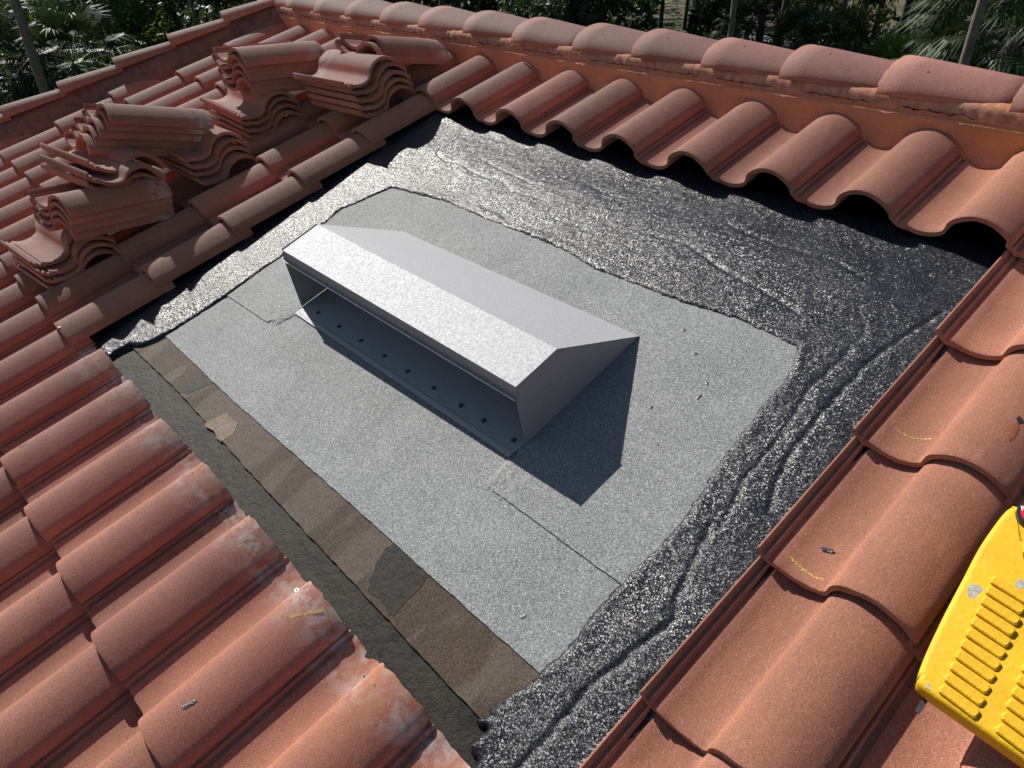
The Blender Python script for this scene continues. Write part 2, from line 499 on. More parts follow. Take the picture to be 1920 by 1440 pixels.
def sdf(px, py, poly):
    P = np.array(poly); A = P; B = np.roll(P, -1, 0)
    d2 = np.full(px.shape, 1e9); inside = np.zeros(px.shape, bool)
    for (ax, ay), (bx, by) in zip(A, B):
        ex, ey = bx - ax, by - ay
        t = np.clip(((px - ax) * ex + (py - ay) * ey) / (ex * ex + ey * ey + 1e-12), 0, 1)
        d2 = np.minimum(d2, (px - ax - ex * t) ** 2 + (py - ay - ey * t) ** 2)
        c = (ay > py) != (by > py)
        with np.errstate(divide='ignore', invalid='ignore'):
            xi = ax + (py - ay) * ex / (ey if abs(ey) > 1e-9 else 1e-9)
        inside ^= c & (px < xi)
    d = np.sqrt(d2)
    return np.where(inside, d, -d)          # positive inside the tar-free part
def line_dist(px, py, pts):
    d2 = np.full(px.shape, 1e9)
    for (ax, ay), (bx, by) in zip(pts, pts[1:]):
        ex, ey = bx - ax, by - ay
        t = np.clip(((px - ax) * ex + (py - ay) * ey) / (ex * ex + ey * ey), 0, 1)
        d2 = np.minimum(d2, (px - ax - ex * t) ** 2 + (py - ay - ey * t) ** 2)
    return np.sqrt(d2)
U0, U1, V0, V1, ST = -0.50, 2.36, -2.00, 0.16, 0.0062
us = np.arange(U0, U1, ST); vs = np.arange(V0, V1, ST)
PX, PY = np.meshgrid(us, vs)
nz = np.empty(PX.shape); nl = np.empty(PX.shape); nr = np.empty(PX.shape); nf = np.empty(PX.shape)
for j in range(PX.shape[0]):
    for i in range(PX.shape[1]):
        x, y = PX[j, i], PY[j, i]
        nz[j, i] = noise.noise((x * 16, y * 16, 0)) * .6 + noise.noise((x * 48, y * 48, 3)) * .4
        nf[j, i] = noise.noise((x * 90, y * 90, 8))
        k = 1.0 / (1 + math.exp(-(x - 2.0 + 0.12 * noise.noise((x * 3, y * 3, 1))) * 30))   # right strip is trowelled up the slope
        k = max(k, 1.0 / (1 + math.exp((x - 0.02) * 30)))
        a = noise.noise((x * 3.2, y * 15, 5)); b = noise.noise((x * 17, y * 2.6, 6))
        nr[j, i] = (1 - k) * a + k * b
        nl[j, i] = noise.noise((x * 5, y * 5, 11))
D = sdf(PX, PY, TARFREE) + nz * 0.010 + nf * 0.005
H = 0.0095 + nz * 0.0022 + nf * 0.0009 + nl * 0.003
ridge = np.abs(nr)
H += 0.0009 * (1 - np.clip(ridge / 0.16, 0, 1)) * np.clip(nl * 2 + .4, 0, 1)
CRACKS = [([(2.13, -0.30), (2.097, -0.427), (2.07, -0.55), (2.066, -0.733), (2.074, -0.878), (2.113, -1.024)], .006, .006),
          ([(2.02, -0.52), (2.003, -0.695), (2.025, -0.799), (2.031, -0.98), (2.058, -1.099), (2.054, -1.151)], .005, .005),
          ([(2.04, -1.12), (2.085, -1.29), (2.11, -1.337), (2.085, -1.456), (2.066, -1.573), (2.071, -1.67), (2.06, -1.83)], .007, .007),
          ([(1.28, -0.36), (1.40, -0.35), (1.55, -0.40), (1.72, -0.42), (1.86, -0.47)], .006, .006),
          ([(0.573, -0.497), (0.68, -0.50), (0.726, -0.515)], .007, .007), ([(0.305, -0.253), (0.532, -0.286), (0.66, -0.30)], .004, .005),
          ([(0.055, -0.124), (0.063, -0.22), (0.073, -0.298), (0.16, -0.33), (0.243, -0.319), (0.474, -0.349)], .005, .005),
          ([(0.47, -0.33), (0.62, -0.37), (0.80, -0.36)], .004, .004), ([(0.85, -0.21), (1.02, -0.235), (1.13, -0.20)], .004, .004),
          ([(1.45, -0.20), (1.62, -0.23), (1.80, -0.22), (1.93, -0.26)], .005, .005), ([(2.17, -0.7), (2.16, -0.95), (2.18, -1.2), (2.15, -1.5)], .005, .005),
          ([(1.95, -0.36), (2.02, -0.45), (2.01, -0.55)], .004, .004)]
for pts, wd, dp in CRACKS:
    d = line_dist(PX + nz * 0.010 + nf * .004, PY + nl * 0.02 + nf * .004, pts)
    H -= dp * 0.8 * np.exp(-(d / (wd * .8)) ** 2)
sm = lambda x: np.clip(x, 0, 1) ** 2 * (3 - 2 * np.clip(x, 0, 1))
H -= 0.017 * sm((PY + 0.34) / 0.26) * sm((PX + 0.25) / 0.2)
H -= 0.040 * np.maximum(np.maximum(sm((PY + 0.005) / 0.07), sm((-0.27 - PX) / 0.06)), np.maximum(sm((PX - 2.185) / 0.05), sm((-1.80 - PY) / 0.05) * (PX < 0.3)))
lip = 0.0012 * np.exp(-((-D - 0.020) / 0.016) ** 2)
TARH = np.where(D > 0.004, -0.030, -0.010 + (H + 0.010 + lip) * np.sqrt(np.clip((-D + 0.004) / 0.014, 0, 1)))
# lets the tile heads of the lower course and left edge sit over it
V_ = np.stack([PX, PY, TARH], -1).reshape(-1, 3)
ny, nx = PX.shape
keep = (D[:-1, :-1] < 0.02) | (D[1:, 1:] < 0.02)
idx = np.arange(nx * ny).reshape(ny, nx)
Q = np.stack([idx[:-1, :-1], idx[:-1, 1:], idx[1:, 1:], idx[1:, :-1]], -1)[keep]
o = obj('tar_coating', mesh('tar_coating', V_.tolist(), [tuple(q) for q in Q.tolist()], (TAR,), smooth=True), house)

def sheet(name, outline, z, th, mat, seed=0, rag=0.002, step=0.012, raggy=None, bumpy=0.0):
    pts = []
    n = len(outline)
    for i in range(n):
        a = Vector(outline[i]); b = Vector(outline[(i + 1) % n])
        k = max(1, int((b - a).length / step))
        nrm = Vector((-(b - a).y, (b - a).x)).normalized()
        for q in range(k):
            p = a.lerp(b, q / k)
            amp = rag * (raggy.get(i, 1.0) if raggy else 1.0)
            d = noise.noise((p.x * 22, p.y * 22, seed)) + 0.6 * noise.noise((p.x * 75, p.y * 75, seed + 4))
            pts.append(p + nrm * d * amp)
    bm = bmesh.new()
    top = [bm.verts.new((p.x, p.y, z + th)) for p in pts]
    bot = [bm.verts.new((p.x, p.y, z)) for p in pts]
    bm.faces.new(top)
    m_ = len(pts)
    for i in range(m_):
        bm.faces.new((top[i], bot[i], bot[(i + 1) % m_], top[(i + 1) % m_]))
    bmesh.ops.recalc_face_normals(bm, faces=bm.faces)
    me = bpy.data.meshes.new(name); bm.to_mesh(me); bm.free()
    me.materials.append(mat)
    return obj(name, me, house)
# old bald asphalt at the very bottom, lightly uneven
us2 = np.arange(-0.7, 2.5, 0.02); vs2 = np.arange(-2.1, -1.55, 0.02)
V_ = []; F_ = []
for j, y in enumerate(vs2):
    for x in us2:
        V_.append((x, y, -0.010 + 0.0018 * noise.noise((x * 9, y * 12, 2))))
for j in range(len(vs2) - 1):
    for i in range(len(us2) - 1):
        a = j * len(us2) + i
        F_.append((a, a + 1, a + 1 + len(us2), a + len(us2)))
obj('bald_asphalt_strip', mesh('bald_asphalt_strip', V_, F_, (BALD,), smooth=True), house)
sheet('brown_granule_strip', [(-0.09, -1.722), (0.38, -1.714), (0.9, -1.728), (1.5, -1.733), (2.1, -1.738), (2.1, -1.45), (-0.09, -1.45)], -0.0085, 0.0055, BROWN, 3, 0.003)
sheet('worn_patch', [(0.372, -1.713), (0.365, -1.60), (0.452, -1.60), (0.425, -1.655), (0.405, -1.70)], -0.0028, 0.0006, BALD, 5, 0.004)
sheet('worn_patch', [(1.46, -1.625), (1.47, -1.598), (1.60, -1.595), (1.62, -1.66), (1.62, -1.722), (1.52, -1.715), (1.47, -1.67)], -0.0028, 0.0006, BALD, 6, 0.008)
sheet('worn_patch', [(0.60, -1.724), (0.62, -1.66), (0.70, -1.65), (0.73, -1.69), (0.72, -1.727)], -0.0028, 0.0006, sheet_material('tan_spot', (0.0988, 0.0699, 0.0471), (0.1444, 0.1026, 0.0722), 0.4, (0.05, 0.04, 0.03)).m, 7, 0.010)
sheet('lower_grey_sheet', [(-0.03, -1.612), (0.6, -1.616), (1.2, -1.605), (1.7, -1.600), (2.06, -1.596), (2.06, -1.10), (-0.03, -1.10)], -0.003, 0.004, GREY, 1, 0.0022)
sheet('upper_grey_sheet', [(-0.03, -1.352), (0.350, -1.342), (0.362, -1.318), (0.385, -1.235), (0.41, -1.225), (1.53, -1.228), (1.545, -1.262), (1.553, -1.325), (1.562, -1.350),
                           (2.06, -1.349), (2.06, -0.46), (-0.03, -0.46)], 0.0008, 0.004, GREY2, 2, 0.002)
# crumbly mastic at both front corners of the vent
for name_, cu, cv, sgn, sd in (('mastic_patch', 0.385, -1.275, 1, 1), ('mastic_patch', 1.558, -1.295, 1, 2)):
    V_, F_ = [], []
    n = 26
    for j in range(n):
        for i in range(n):
            a = (i / (n - 1) - .5) * .075; b = (j / (n - 1) - .5) * .145
            e = max(abs(a) / .0375, abs(b) / .0725)
            sk = a + (b * 0.35 if sd == 2 else b * -0.30) * -1
            V_.append((cu + (a + (-b * 0.12 if sd == 2 else b * 0.30)), cv + b, -0.003 + (0.0088 + 0.0035 * noise.noise((a * 260, b * 260, sd))) * max(0, 1 - e ** 4 * (1.1 + noise.noise((a * 70, b * 70, sd))))))
    for j in range(n - 1):
        for i in range(n - 1):
            q = j * n + i
            F_.append((q, q + 1, q + 1 + n, q + n))
    obj(name_, mesh(name_, V_, F_, (GREY2,), smooth=True), house)

# scuffs and tar crumbs on the grey sheet
BL = []
for i in range(16):
    u = random.uniform(0.15, 1.9); v_ = random.uniform(-1.58, -0.6)
    if 0.36 < u < 1.58 and -1.28 < v_ < -0.7: continue
    BL.append((u, v_, random.uniform(.002, .006)))
for k, (u, v_, r) in enumerate(BL + [(1.70, -0.72, .006), (1.62, -0.66, .007), (1.72, -0.93, .006), (1.79, -0.79, .005), (1.80, -0.84, .006)]):
    V_, F_ = [(0, 0, r * 0.25)], []
    n = 9; st = random.uniform(1.0, 2.2); an = random.uniform(0, 3.1)
    for i in range(n):
        a = 2 * math.pi * i / n; rr = r * random.uniform(.6, 1.2)
        x, y = math.cos(a) * rr * st, math.sin(a) * rr
        V_.append((x * math.cos(an) - y * math.sin(an), x * math.sin(an) + y * math.cos(an), 0))
        F_.append((0, 1 + i, 1 + (i + 1) % n))
    z0 = 0.0052 if v_ > -1.345 else 0.0013
    obj('tar_crumb', mesh('tar_crumb', V_, F_, (TAR_SPOT,)), house, loc=(u, v_, z0))

# ------------------------------------------------------------------ ridge and hip caps, mortar
def cap_mesh(seed, length=0.40, r0=.160, r1=.124, h0=.092, h1=.054, mat=TERRA_R):
    V, F = [], []
    n = 18
    for ring in range(2):           # outer, inner
        for yi in range(6):
            t = yi / 5
            r = r0 + (r1 - r0) * t; h = h0 + (h1 - h0) * t
            if ring: r -= .013; h -= .013
            if yi == 0 and not ring: r -= .0015; h -= .0015
            for i in range(n + 1):
                a = math.pi * i / n
                c, s = math.cos(a), math.sin(a)
                x = t * length if yi else noise.noise((i * .7, seed, ring)) * .0035
                V.append((x, -c * r, max(s, 0) ** 0.92 * h))
    m = n + 1
    for ring in range(2):
        for yi in range(5):
            for i in range(n):
                a = ring * 6 * m + yi * m + i
                q = (a, a + 1, a + 1 + m, a + m)
                F.append(q if ring else q[::-1])
    for yi in (0, 5):
        for i in range(n):
            a = yi * m + i; b = 6 * m + yi * m + i
            F.append((a, a + 1, b + 1, b))
    for i in (0, n):
        for yi in range(5):
            a = yi * m + i; b = 6 * m + yi * m + i
            F.append((a, a + m, b + m, b))
    mi = [0] * len(F)
    # nail hole at the big end
    for (hx, aa, r) in ((.115, 0.55, .0055),):
        c = len(V); a0 = math.pi * (0.30 + 0.03 * seed % .1)
        rr = r0 + .001; hh = h0 + .0005
        tt = hx / length
        rr = r0 + (r1 - r0) * tt + .0006; hh = h0 + (h1 - h0) * tt + .0006
        V.append((hx, -math.cos(a0) * rr, math.sin(a0) ** .92 * hh))
        for k in range(9):
            b = 2 * math.pi * k / 9
            a = a0 + math.sin(b) * r / rr
            V.append((hx + math.cos(b) * r * .8, -math.cos(a) * rr, math.sin(a) ** .92 * hh))
        for k in range(9): F.append((c, c + 1 + k, c + 1 + (k + 1) % 9)); mi.append(1)
    me = mesh('ridge_cap', V, F, (mat, BLACK), mi=mi); fix(me)
    for p in me.polygons: p.use_smooth = abs(p.normal.x) < .6 and p.material_index == 0
    return me
CAPS = [cap_mesh(s) for s in range(4)]
R_UP = M_ROOF.to_3x3().inverted()          # world directions in the roof frame
fw = R_UP @ Vector((0, 1, 0)); up = R_UP @ Vector((0, 0, 1))
RV, RW = 0.535, 0.099                      # centre line of the ridge
RIDGE_START = -2.62
rb = Matrix.Identity(4)
def frame(ax, loc):
    ax = ax.normalized(); z = (up - ax * up.dot(ax)).normalized(); y = z.cross(ax)
    return Matrix(((ax.x, y.x, z.x, loc[0]), (ax.y, y.y, z.y, loc[1]), (ax.z, y.z, z.z, loc[2]), (0, 0, 0, 1)))
RIDGE_U = [-2.64, -2.28, -1.92, -1.56, -1.20, -0.84, -0.47, -0.11, 0.27, 0.595, 0.93, 1.25, 1.59, 1.97, 2.33, 2.69, 3.05]
for i, u in enumerate(RIDGE_U):
    o = obj('ridge_cap', CAPS[i % 4], house, frame(Vector((1, 0, 0.012)), (u, RV + random.uniform(-.004, .004), RW + random.uniform(-.003, .003))) @ Matrix.Rotation(rad(random.uniform(-2, 2)), 4, 'X'))
hip3 = Vector((HIP_D.x, HIP_D.y, 0.0))
hp0 = Vector((-2.50, 0.50, 0.132))
i = 0; s_ = 0.06
HIPCAPS = []
while s_ < 3.6:
    p = hp0 + hip3 * s_
    o = obj('hip_cap', CAPS[i % 4], house, frame(-hip3 + Vector((0, 0, -.05)) * 1.0, p + hip3 * 0.36 + Vector((0, 0, .035))) @ Matrix.Rotation(rad(random.uniform(-2, 2)), 4, 'X') @ Matrix.Scale(0.52, 4, (0, 1, 0)) @ Matrix.Scale(0.70, 4, (0, 0, 1)))
    s_ += 0.372; i += 1

def tile_surface(u, v):
    # height of the laid tiles at a place
    r = int(math.ceil((row_v(0) - v) / E_)); r = max(r, 0)
    best = -1
    for k in range(-14, 12):
        x = u - col_u(k)
        if 0 <= x <= 0.3110:
            yy = v - row_v(r)
            best = max(best, ztop(x) + 0.007 - math.sin(TILT) * yy)
    return best if best > 0 else 0.02
def mortar_strip():
    V, F, mi = [], [], []
    us = np.arange(-2.75, 3.35, 0.007)
    raw = np.array([tile_surface(float(u), 0.352) for u in us])
    ker = np.hanning(11); ker /= ker.sum()
    lowt = np.array([raw[max(0, i - 3):i + 4].min() for i in range(len(us))])
    SM = np.convolve(np.pad(raw, 5, 'edge'), ker, 'valid'); LO = np.convolve(np.pad(lowt, 5, 'edge'), ker, 'valid')
    NT_ = 13
    for iu, u in enumerate(us):
        # the joint positions of the caps make little steps in the top edge
        seg = 0.0
        for q in RIDGE_U:
            if q <= u: seg = (u - q) / 0.36
        seg = 0.5
        topv = 0.398 + 0.012 * seg + .003 * noise.noise((u * 8, 0, 0)); topw = 0.140 - 0.010 * seg
        end_v = 0.345 + 0.010 * noise.noise((u * 9, 3, 0))
        ts = float(SM[iu])
        crest = max(0, (ts - .03) / .065)
        end_v += 0.030 * crest
        end_w = float(LO[iu]) - 0.006
        # a short upright band straight under the cap, then the sweep down
        prof = [(topv + .05, topw + .03), (topv + .004, topw + .012), (topv - .006, topw - .002), (topv - .012, topw - .018), (topv - .016, topw - .028), (topv - .012, topw - .033), (topv - .024, topw - .036)]
        a = Vector((topv - .024, topw - .036)); b = Vector((end_v, end_w))
        for q in range(1, 7):
            t = q / 6
            p = a.lerp(b, t)
            sag = math.sin(t * math.pi) * (-0.004 - 0.012 * (1 - crest))
            p += Vector((-0.6, 1.0)).normalized() * (sag + 0.006 * noise.noise((u * 9, t * 3, 5)) + .004 * noise.noise((u * 30, t * 8, 5)))
            prof.append((p.x, p.y))
        prof[-1] = (end_v - .006, end_w - .014)
        for q in prof: V.append((u, q[0] + .0015 * noise.noise((u * 40, q[0] * 40, 1)), q[1] + .0015 * noise.noise((u * 40, q[0] * 40, 7))))
    m = NT_
    for j in range(len(us) - 1):
        for i in range(m - 1):
            a = j * m + i
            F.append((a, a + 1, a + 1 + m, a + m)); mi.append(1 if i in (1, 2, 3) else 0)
    me = mesh('ridge_mortar', V, F, (MORTAR, MORTAR_D), smooth=True, mi=mi); fix(me)
    return me
obj('ridge_mortar', mortar_strip(), house)

def hip_mortar():
    V, F = [], []
    N_ = 260; m = 7
    for j in range(N_):
        s = -0.05 + 3.7 * j / (N_ - 1)
        seg = ((s - 0.06) / 0.372) % 1.0
        c = hp0 + hip3 * s
        nx_ = Vector((HIP_N.x, HIP_N.y, 0))
        topn, topw = 0.060, 0.163
        for i in range(m):
            t = i / (m - 1)
            n_ = topn + t * (0.13 + .03 * noise.noise((s * 5, 1, 1)))
            if i == 0: n_ -= 0.03
            p = c + nx_ * n_
            wt = tile_surface(p.x, p.y) - .012
            w_ = topw + (wt - topw) * (t ** 0.8)
            w_ = w_ if i < m - 1 else wt - .01
            V.append((p.x + .002 * noise.noise((s * 30, t * 9, 0)), p.y, w_ + .004 * noise.noise((s * 25, t * 5, 3))))
    for j in range(N_ - 1):
        for i in range(m - 1):
            a = j * m + i
            F.append((a, a + 1, a + 1 + m, a + m))
    me = mesh('hip_mortar', V, F, (MORTAR_SHADED,), smooth=True); fix(me)
    return me
obj('hip_mortar', hip_mortar(), house)
# cracks and crumbled gaps where the mortar meets the caps
def crack(pts, w, name='mortar_crack'):
    V, F = [], []
    for i, (u, v_, ww) in enumerate(pts):
        h = w * (0.3 + abs(noise.noise((u * 60, 2, 2))) * 2.2) * (0.2 if i in (0, len(pts) - 1) else 1)
        V += [(u, v_ - h * 0.3, ww - h), (u, v_ + h * 0.3, ww + h), (u, v_ + .006, ww - .001)]
    for i in range(len(pts) - 1):
        a = i * 3
        F += [(a, a + 3, a + 4, a + 1)]
    return obj(name, mesh(name, V, F, (BLACK,)), house)
for q, u in enumerate(RIDGE_U[:-1]):
    L = random.uniform(.16, .30); s0 = random.uniform(.02, .36 - L) + (0.03 if L < .2 else 0)
    pts = []
    for i in range(24):
        uu = u + s0 + L * i / 23
        seg = 0.5
        pts.append((uu, 0.398 + .012 * seg - .0175 + .003 * noise.noise((uu * 8, 0, 0)), 0.140 - 0.010 * seg - .016 - .010 * noise.noise((uu * 30, q, 0)) - .004 * noise.noise((uu * 90, q, 0))))
    crack(pts, .0021)

# ------------------------------------------------------------------ small marks on the laid tiles
def conform(name, tile, pts, wd, mat, dz=.0012, jit=.5):
    V, F = [], []
    P = [Vector(p) for p in pts]
    for i, p in enumerate(P):
        d = (P[min(i + 1, len(P) - 1)] - P[max(i - 1, 0)]).normalized(); n_ = Vector((-d.y, d.x))
        w_ = wd * (0.25 if i in (0, len(P) - 1) else 1) * (1 + jit * noise.noise((i * .9, wd * 999, 0)))
        for sg in (-1, 0, 1):
            q = p + n_ * w_ * sg
            V.append((q.x, q.y, ztop(q.x) + dz * (1 if sg == 0 else .7)))
    for i in range(len(P) - 1):
        for s in range(2):
            a = i * 3 + s
            F.append((a, a + 3, a + 4, a + 1))
    return obj(name, fix(mesh(name, V, F, (mat,))), tile)
def chalk(tile, a, b, wd=.0016, n=70, bow=0.0, sd=1):
    rg = random.Random(sd); V, F = [], []
    a, b = Vector(a), Vector(b); d = b - a; nn = Vector((-d.y, d.x))
    for i in range(n):
        t = rg.random(); q = a + d * t + nn * bow * math.sin(math.pi * t) + nn.normalized() * rg.gauss(0, wd * .5)
        r = rg.uniform(.0005, .0013); k = len(V)
        for dx, dy in ((-r, 0), (0, -r), (r, 0), (0, r)): V.append((q.x + dx * 1.6, q.y + dy, ztop(q.x + dx * 1.6) + .0007))
        F.append((k, k + 1, k + 2, k + 3))
    return obj('chalk_mark', mesh('chalk_mark', V, F, (CHALK,)), tile)
def ml(k, r, u, v_): return (u - col_u(k), (v_ - row_v(r)))
def line(a, b, n=9, bow=0.0):
    a, b = Vector(a), Vector(b); d = b - a; nn = Vector((-d.y, d.x))
    return [a.lerp(b, i / (n - 1)) + nn * bow * math.sin(math.pi * i / (n - 1)) for i in range(n)]
chalk(laid[(2, 7)], (.058, .072), (.132, .080), .002, 130, -.10, 1)
chalk(laid[(3, 7)], (.054, .032), (.128, .024), .0026, 130, -.04, 2)
conform('tar_spot', laid[(3, 7)], line((.086, .088), (.112, .096), 6), .0042, TAR_SPOT, .004)
conform('rust_stain', laid[(2, 7)], line((.256, .150), (.262, .096), 7), .0055, RUST, .0009)
conform('nail_head', laid[(2, 7)], line((.250, .156), (.262, .160), 4), .0075, BLACK, .0015)
if (6, 5) in laid: pass
if (6, 4) in laid: chalk(laid[(6, 4)], (.232, .350), (.272, .415), .0035, 110, 0, 3)
if (6, 4) in laid: conform('tar_spot', laid[(6, 4)], line((.235, .085), (.243, .115), 6), .005, TAR_SPOT, .0016)
if (6, 0) in laid: conform('tar_spot', laid[(6, 0)], line((.205, .06), (.213, .084), 6), .004, TAR_SPOT, .0016)
if (5, -2) in laid: conform('tar_spot', laid[(5, -2)], line((.25, -.0), (.256, .012), 4), .005, TAR_SPOT, .0016)

# ------------------------------------------------------------------ the metal vent
vent = bpy.data.objects.new('roof_vent', None)
COL.objects.link(vent)
VB = Vector((0.966, -1.0, 0.0055))
vent.matrix_world = M_ROOF @ Matrix.Translation(VB)
tag(vent, 'galvanised steel box vent with a wide open throat on the grey roof sheet', 'roof vent')
def L_(u, v_, w_): return (u - VB.x, v_ - VB.y, w_ - VB.z)
UL, UR = 0.404, 1.531
def side_pts(u):
    t = (u - UL) / (UR - UL)
    A = (-1.180 + .012 * t, .224 - .032 * t); B = (-1.030 + .010 * t, .228 - .033 * t)
    return A, B, (-0.745 + .004 * t, .0065), (-1.222 + .024 * t, .0065)
def quad_strip(name, lineA, lineB, th, nrm, mat=GALV, n=2):
    # a thin plate between two 3D edges, thickness along nrm
    a0, a1 = map(Vector, lineA); b0, b1 = map(Vector, lineB); nrm = Vector(nrm) * th
    V = [a0, a1, b1, b0, a0 - nrm, a1 - nrm, b1 - nrm, b0 - nrm]
    F = [(0, 1, 2, 3), (7, 6, 5, 4), (0, 4, 5, 1), (1, 5, 6, 2), (2, 6, 7, 3), (3, 7, 4, 0)]
    return obj(name, fix(mesh(name, V, F, (mat,))), vent)
AL, BL_, KL, FL = side_pts(UL); AR, BR, KR, FR = side_pts(UR)
quad_strip('top_panel', (L_(UL - .002, *AL), L_(UR + .002, *AR)), (L_(UL - .002, *BL_), L_(UR + .002, *BR)), .0012, (0, 0, 1))
nb = Vector((0, .57, .82))
quad_strip('back_panel', (L_(UL - .001, BL_[0] + .0004, BL_[1] - .0002), L_(UR + .001, BR[0] + .0004, BR[1] - .0002)), (L_(UL - .001, *KL), L_(UR + .001, *KR)), .0012, nb)
quad_strip('fascia', (L_(UL, AL[0] + .0002, AL[1] - .0013), L_(UR, AR[0] + .0002, AR[1] - .0013)), (L_(UL, AL[0] - .006, AL[1] - .036), L_(UR, AR[0] - .006, AR[1] - .036)), .0012, (0, -1, .1))
quad_strip('drip_lip', (L_(UL - .001, AL[0] - .0072, AL[1] - .036), L_(UR + .002, AR[0] - .0072, AR[1] - .036)), (L_(UL - .001, AL[0] - .017, AL[1] - .033), L_(UR + .002, AR[0] - .017, AR[1] - .033)), .0012, (0, .37, .92))
for u, sgn, (A, B, K, Fp) in ((UL, -1, (AL, BL_, KL, FL)), (UR, 1, (AR, BR, KR, FR))):
    pr_ = [A, B, K, Fp, (A[0] - .020, A[1] - .034)]
    pr_ = [(A[0], A[1] - .0016), (B[0], B[1] - .0016), (K[0], K[1]), Fp, (A[0] - .012, A[1] - .036)]
    V_ = [L_(u, a, b) for a, b in pr_] + [L_(u - sgn * .0012, a, b) for a, b in pr_]
    n = len(pr_)
    F_ = [tuple(range(n)), tuple(reversed(range(n, 2 * n)))] + [(i, (i + 1) % n, n + (i + 1) % n, n + i) for i in range(n)]
    sp = obj('side_panel', fix(mesh('side_panel', V_, F_, (GALV,))), vent)
    # seam fold along the top edges and two pop rivets
    for e0, e1 in ((A, B),):
        a = Vector(L_(u + sgn * .0016, e0[0], e0[1] + .001)); b = Vector(L_(u + sgn * .0016, e1[0], e1[1] + .001))
        V2, F2 = tube([a, b], [.0024, .0024], 6); obj('seam_fold', mesh('seam_fold', V2, F2, (GALV,), smooth=True), sp)
    if sgn > 0:
        for vv, ww in ((-1.035, .105), (-1.062, .075)):
            V2, F2 = tube([L_(u, vv, ww), L_(u + .0018, vv, ww)], [.0032, .002], 8); obj('pop_rivet', mesh('pop_rivet', V2, F2, (GALV,)), sp)
# floor plate with the folded front edge
quad_strip('floor_plate', (L_(UL + .012, -1.243, .0066), L_(UR - .004, -1.241, .0066)), (L_(UL + .002, -1.02, .0078), L_(UR - .002, -1.02, .0078)), .0010, (0, 0, 1))
quad_strip('front_hem', (L_(UL + .010, -1.258, .0072), L_(UR - .006, -1.256, .0072)), (L_(UL + .012, -1.2435, .0098), L_(UR - .004, -1.2415, .0098)), .0012, (0, 0, 1))
quad_strip('throat_back', (L_(UL + .002, -1.0195, .0078), L_(UR - .002, -1.0195, .0078)), (L_(UL + .002, -0.99, .12), L_(UR - .002, -0.99, .12)), .0010, (0, -1, 0))
for i, u in enumerate((0.498, 0.636, 0.769, 0.903, 1.028, 1.155, 1.278, 1.377, 1.496)):
    p = L_(u, -1.209, .0072)
    V1, F1 = tube([p, (p[0], p[1], p[2] + .0022)], [.0075, .007], 12)
    V2, F2 = tube([(p[0], p[1], p[2] + .0022), (p[0], p[1], p[2] + .0062)], [.0048, .0042], 6)
    V3, F3 = join([(V1, F1), (V2, F2)])
    obj('floor_screw', mesh('floor_screw', V3, F3, (RUBBER, simple('dark_screw', (.12, .13, .14), .4, .8)) if i == 0 else (RUBBER, bpy.data.materials['dark_screw']), mi=[0] * len(F1) + [1] * len(F2)), vent)

# ------------------------------------------------------------------ loose tiles in stacks
STK = {
 'B1': (5, (-0.372, -0.363, 0.099), (92.3, -0.7, 11.8), 0.0339, [(0.016, -0.009), (0.009, -0.009), (0.004, -0.007), (-0.001, 0.009), (-0.027, 0.016)]),
 'A1': (2, (-0.746, -0.136, 0.286), (12.3, -27.3, 16.4), 0.0283, [(-0.003, -0.024), (-0.008, 0.004)]),
 'B2': (4, (-0.879, -0.717, 0.090), (88.0, 1.1, 14.5), 0.0329, [(0.011, -0.012), (0.006, 0.001), (0.004, 0.009), (-0.013, 0.002)]),
 'A2': (5, (-1.213, -0.584, 0.268), (2.7, -20.9, 9.1), 0.0331, [(0.007, 0.009), (-0.006, 0.003), (0.0, 0.0), (-0.011, -0.017), (0.002, -0.014)]),
 'C3': (4, (-0.739, -1.072, 0.096), (95.7, 5.4, 17.1), 0.0345, [(0.016, -0.031), (0.004, 0.006), (0.0, 0.003), (-0.018, 0.021)]),
 'A3': (5, (-1.135, -1.297, 0.355), (2.5, -31.4, 5.7), 0.0368, [(-0.034, -0.064), (-0.031, -0.039), (-0.012, -0.029), (0.002, 0.002), (0.052, -0.007)]),
 'B3': (3, (-0.633, -1.428, 0.317), (98.1, 3.1, 36.8), 0.0395, [(-0.041, 0.009), (-0.06, -0.032), (-0.027, 0.035)]),
 'A4': (4, (-0.870, -1.665, 0.259), (12.9, -22.6, 12.0), 0.0329, [(-0.006, -0.006), (-0.004, -0.009), (-0.008, -0.006), (0.003, -0.01)]),
 'B4': (4, (-0.656, -1.817, 0.074), (94.6, -1.9, 12.6), 0.0308, [(0.002, -0.018), (0.007, -0.013), (0.005, -0.006), (0.002, 0.039)]),
}
DESC = {
 'B1': ('crosswise stack of five nearest the ridge mortar', 'five tiles stacked crosswise below the ridge mortar'),
 'A1': ('pair lying on top of the stack nearest the ridge mortar', 'pair of tiles on the stack nearest the ridge'),
 'B2': ('crosswise stack of four in the second pile from the ridge', 'four tiles crosswise under the second pile'),
 'A2': ('upper stack of five on the second pile from the ridge', 'five tiles on top of the second pile'),
 'C3': ('crosswise stack half hidden behind the right end of the biggest pile', 'four tiles crosswise behind the biggest pile'),
 'A3': ('stepped stack of five on top of the biggest middle pile', 'five stepped tiles on top of the biggest pile'),
 'B3': ('tilted crosswise stack of three at the front of the biggest pile', 'three tilted tiles at the front of the biggest pile'),
 'A4': ('stack of four on the pile nearest the lower left', 'four tiles on the pile nearest the lower left'),
 'B4': ('crosswise bottom stack of four at the lower left end of the piles', 'four tiles crosswise at the lower left end'),
}
ORD = {0: 'bottom', 1: 'second', 2: 'third', 3: 'fourth', 4: 'fifth'}
rs = random.Random(11)
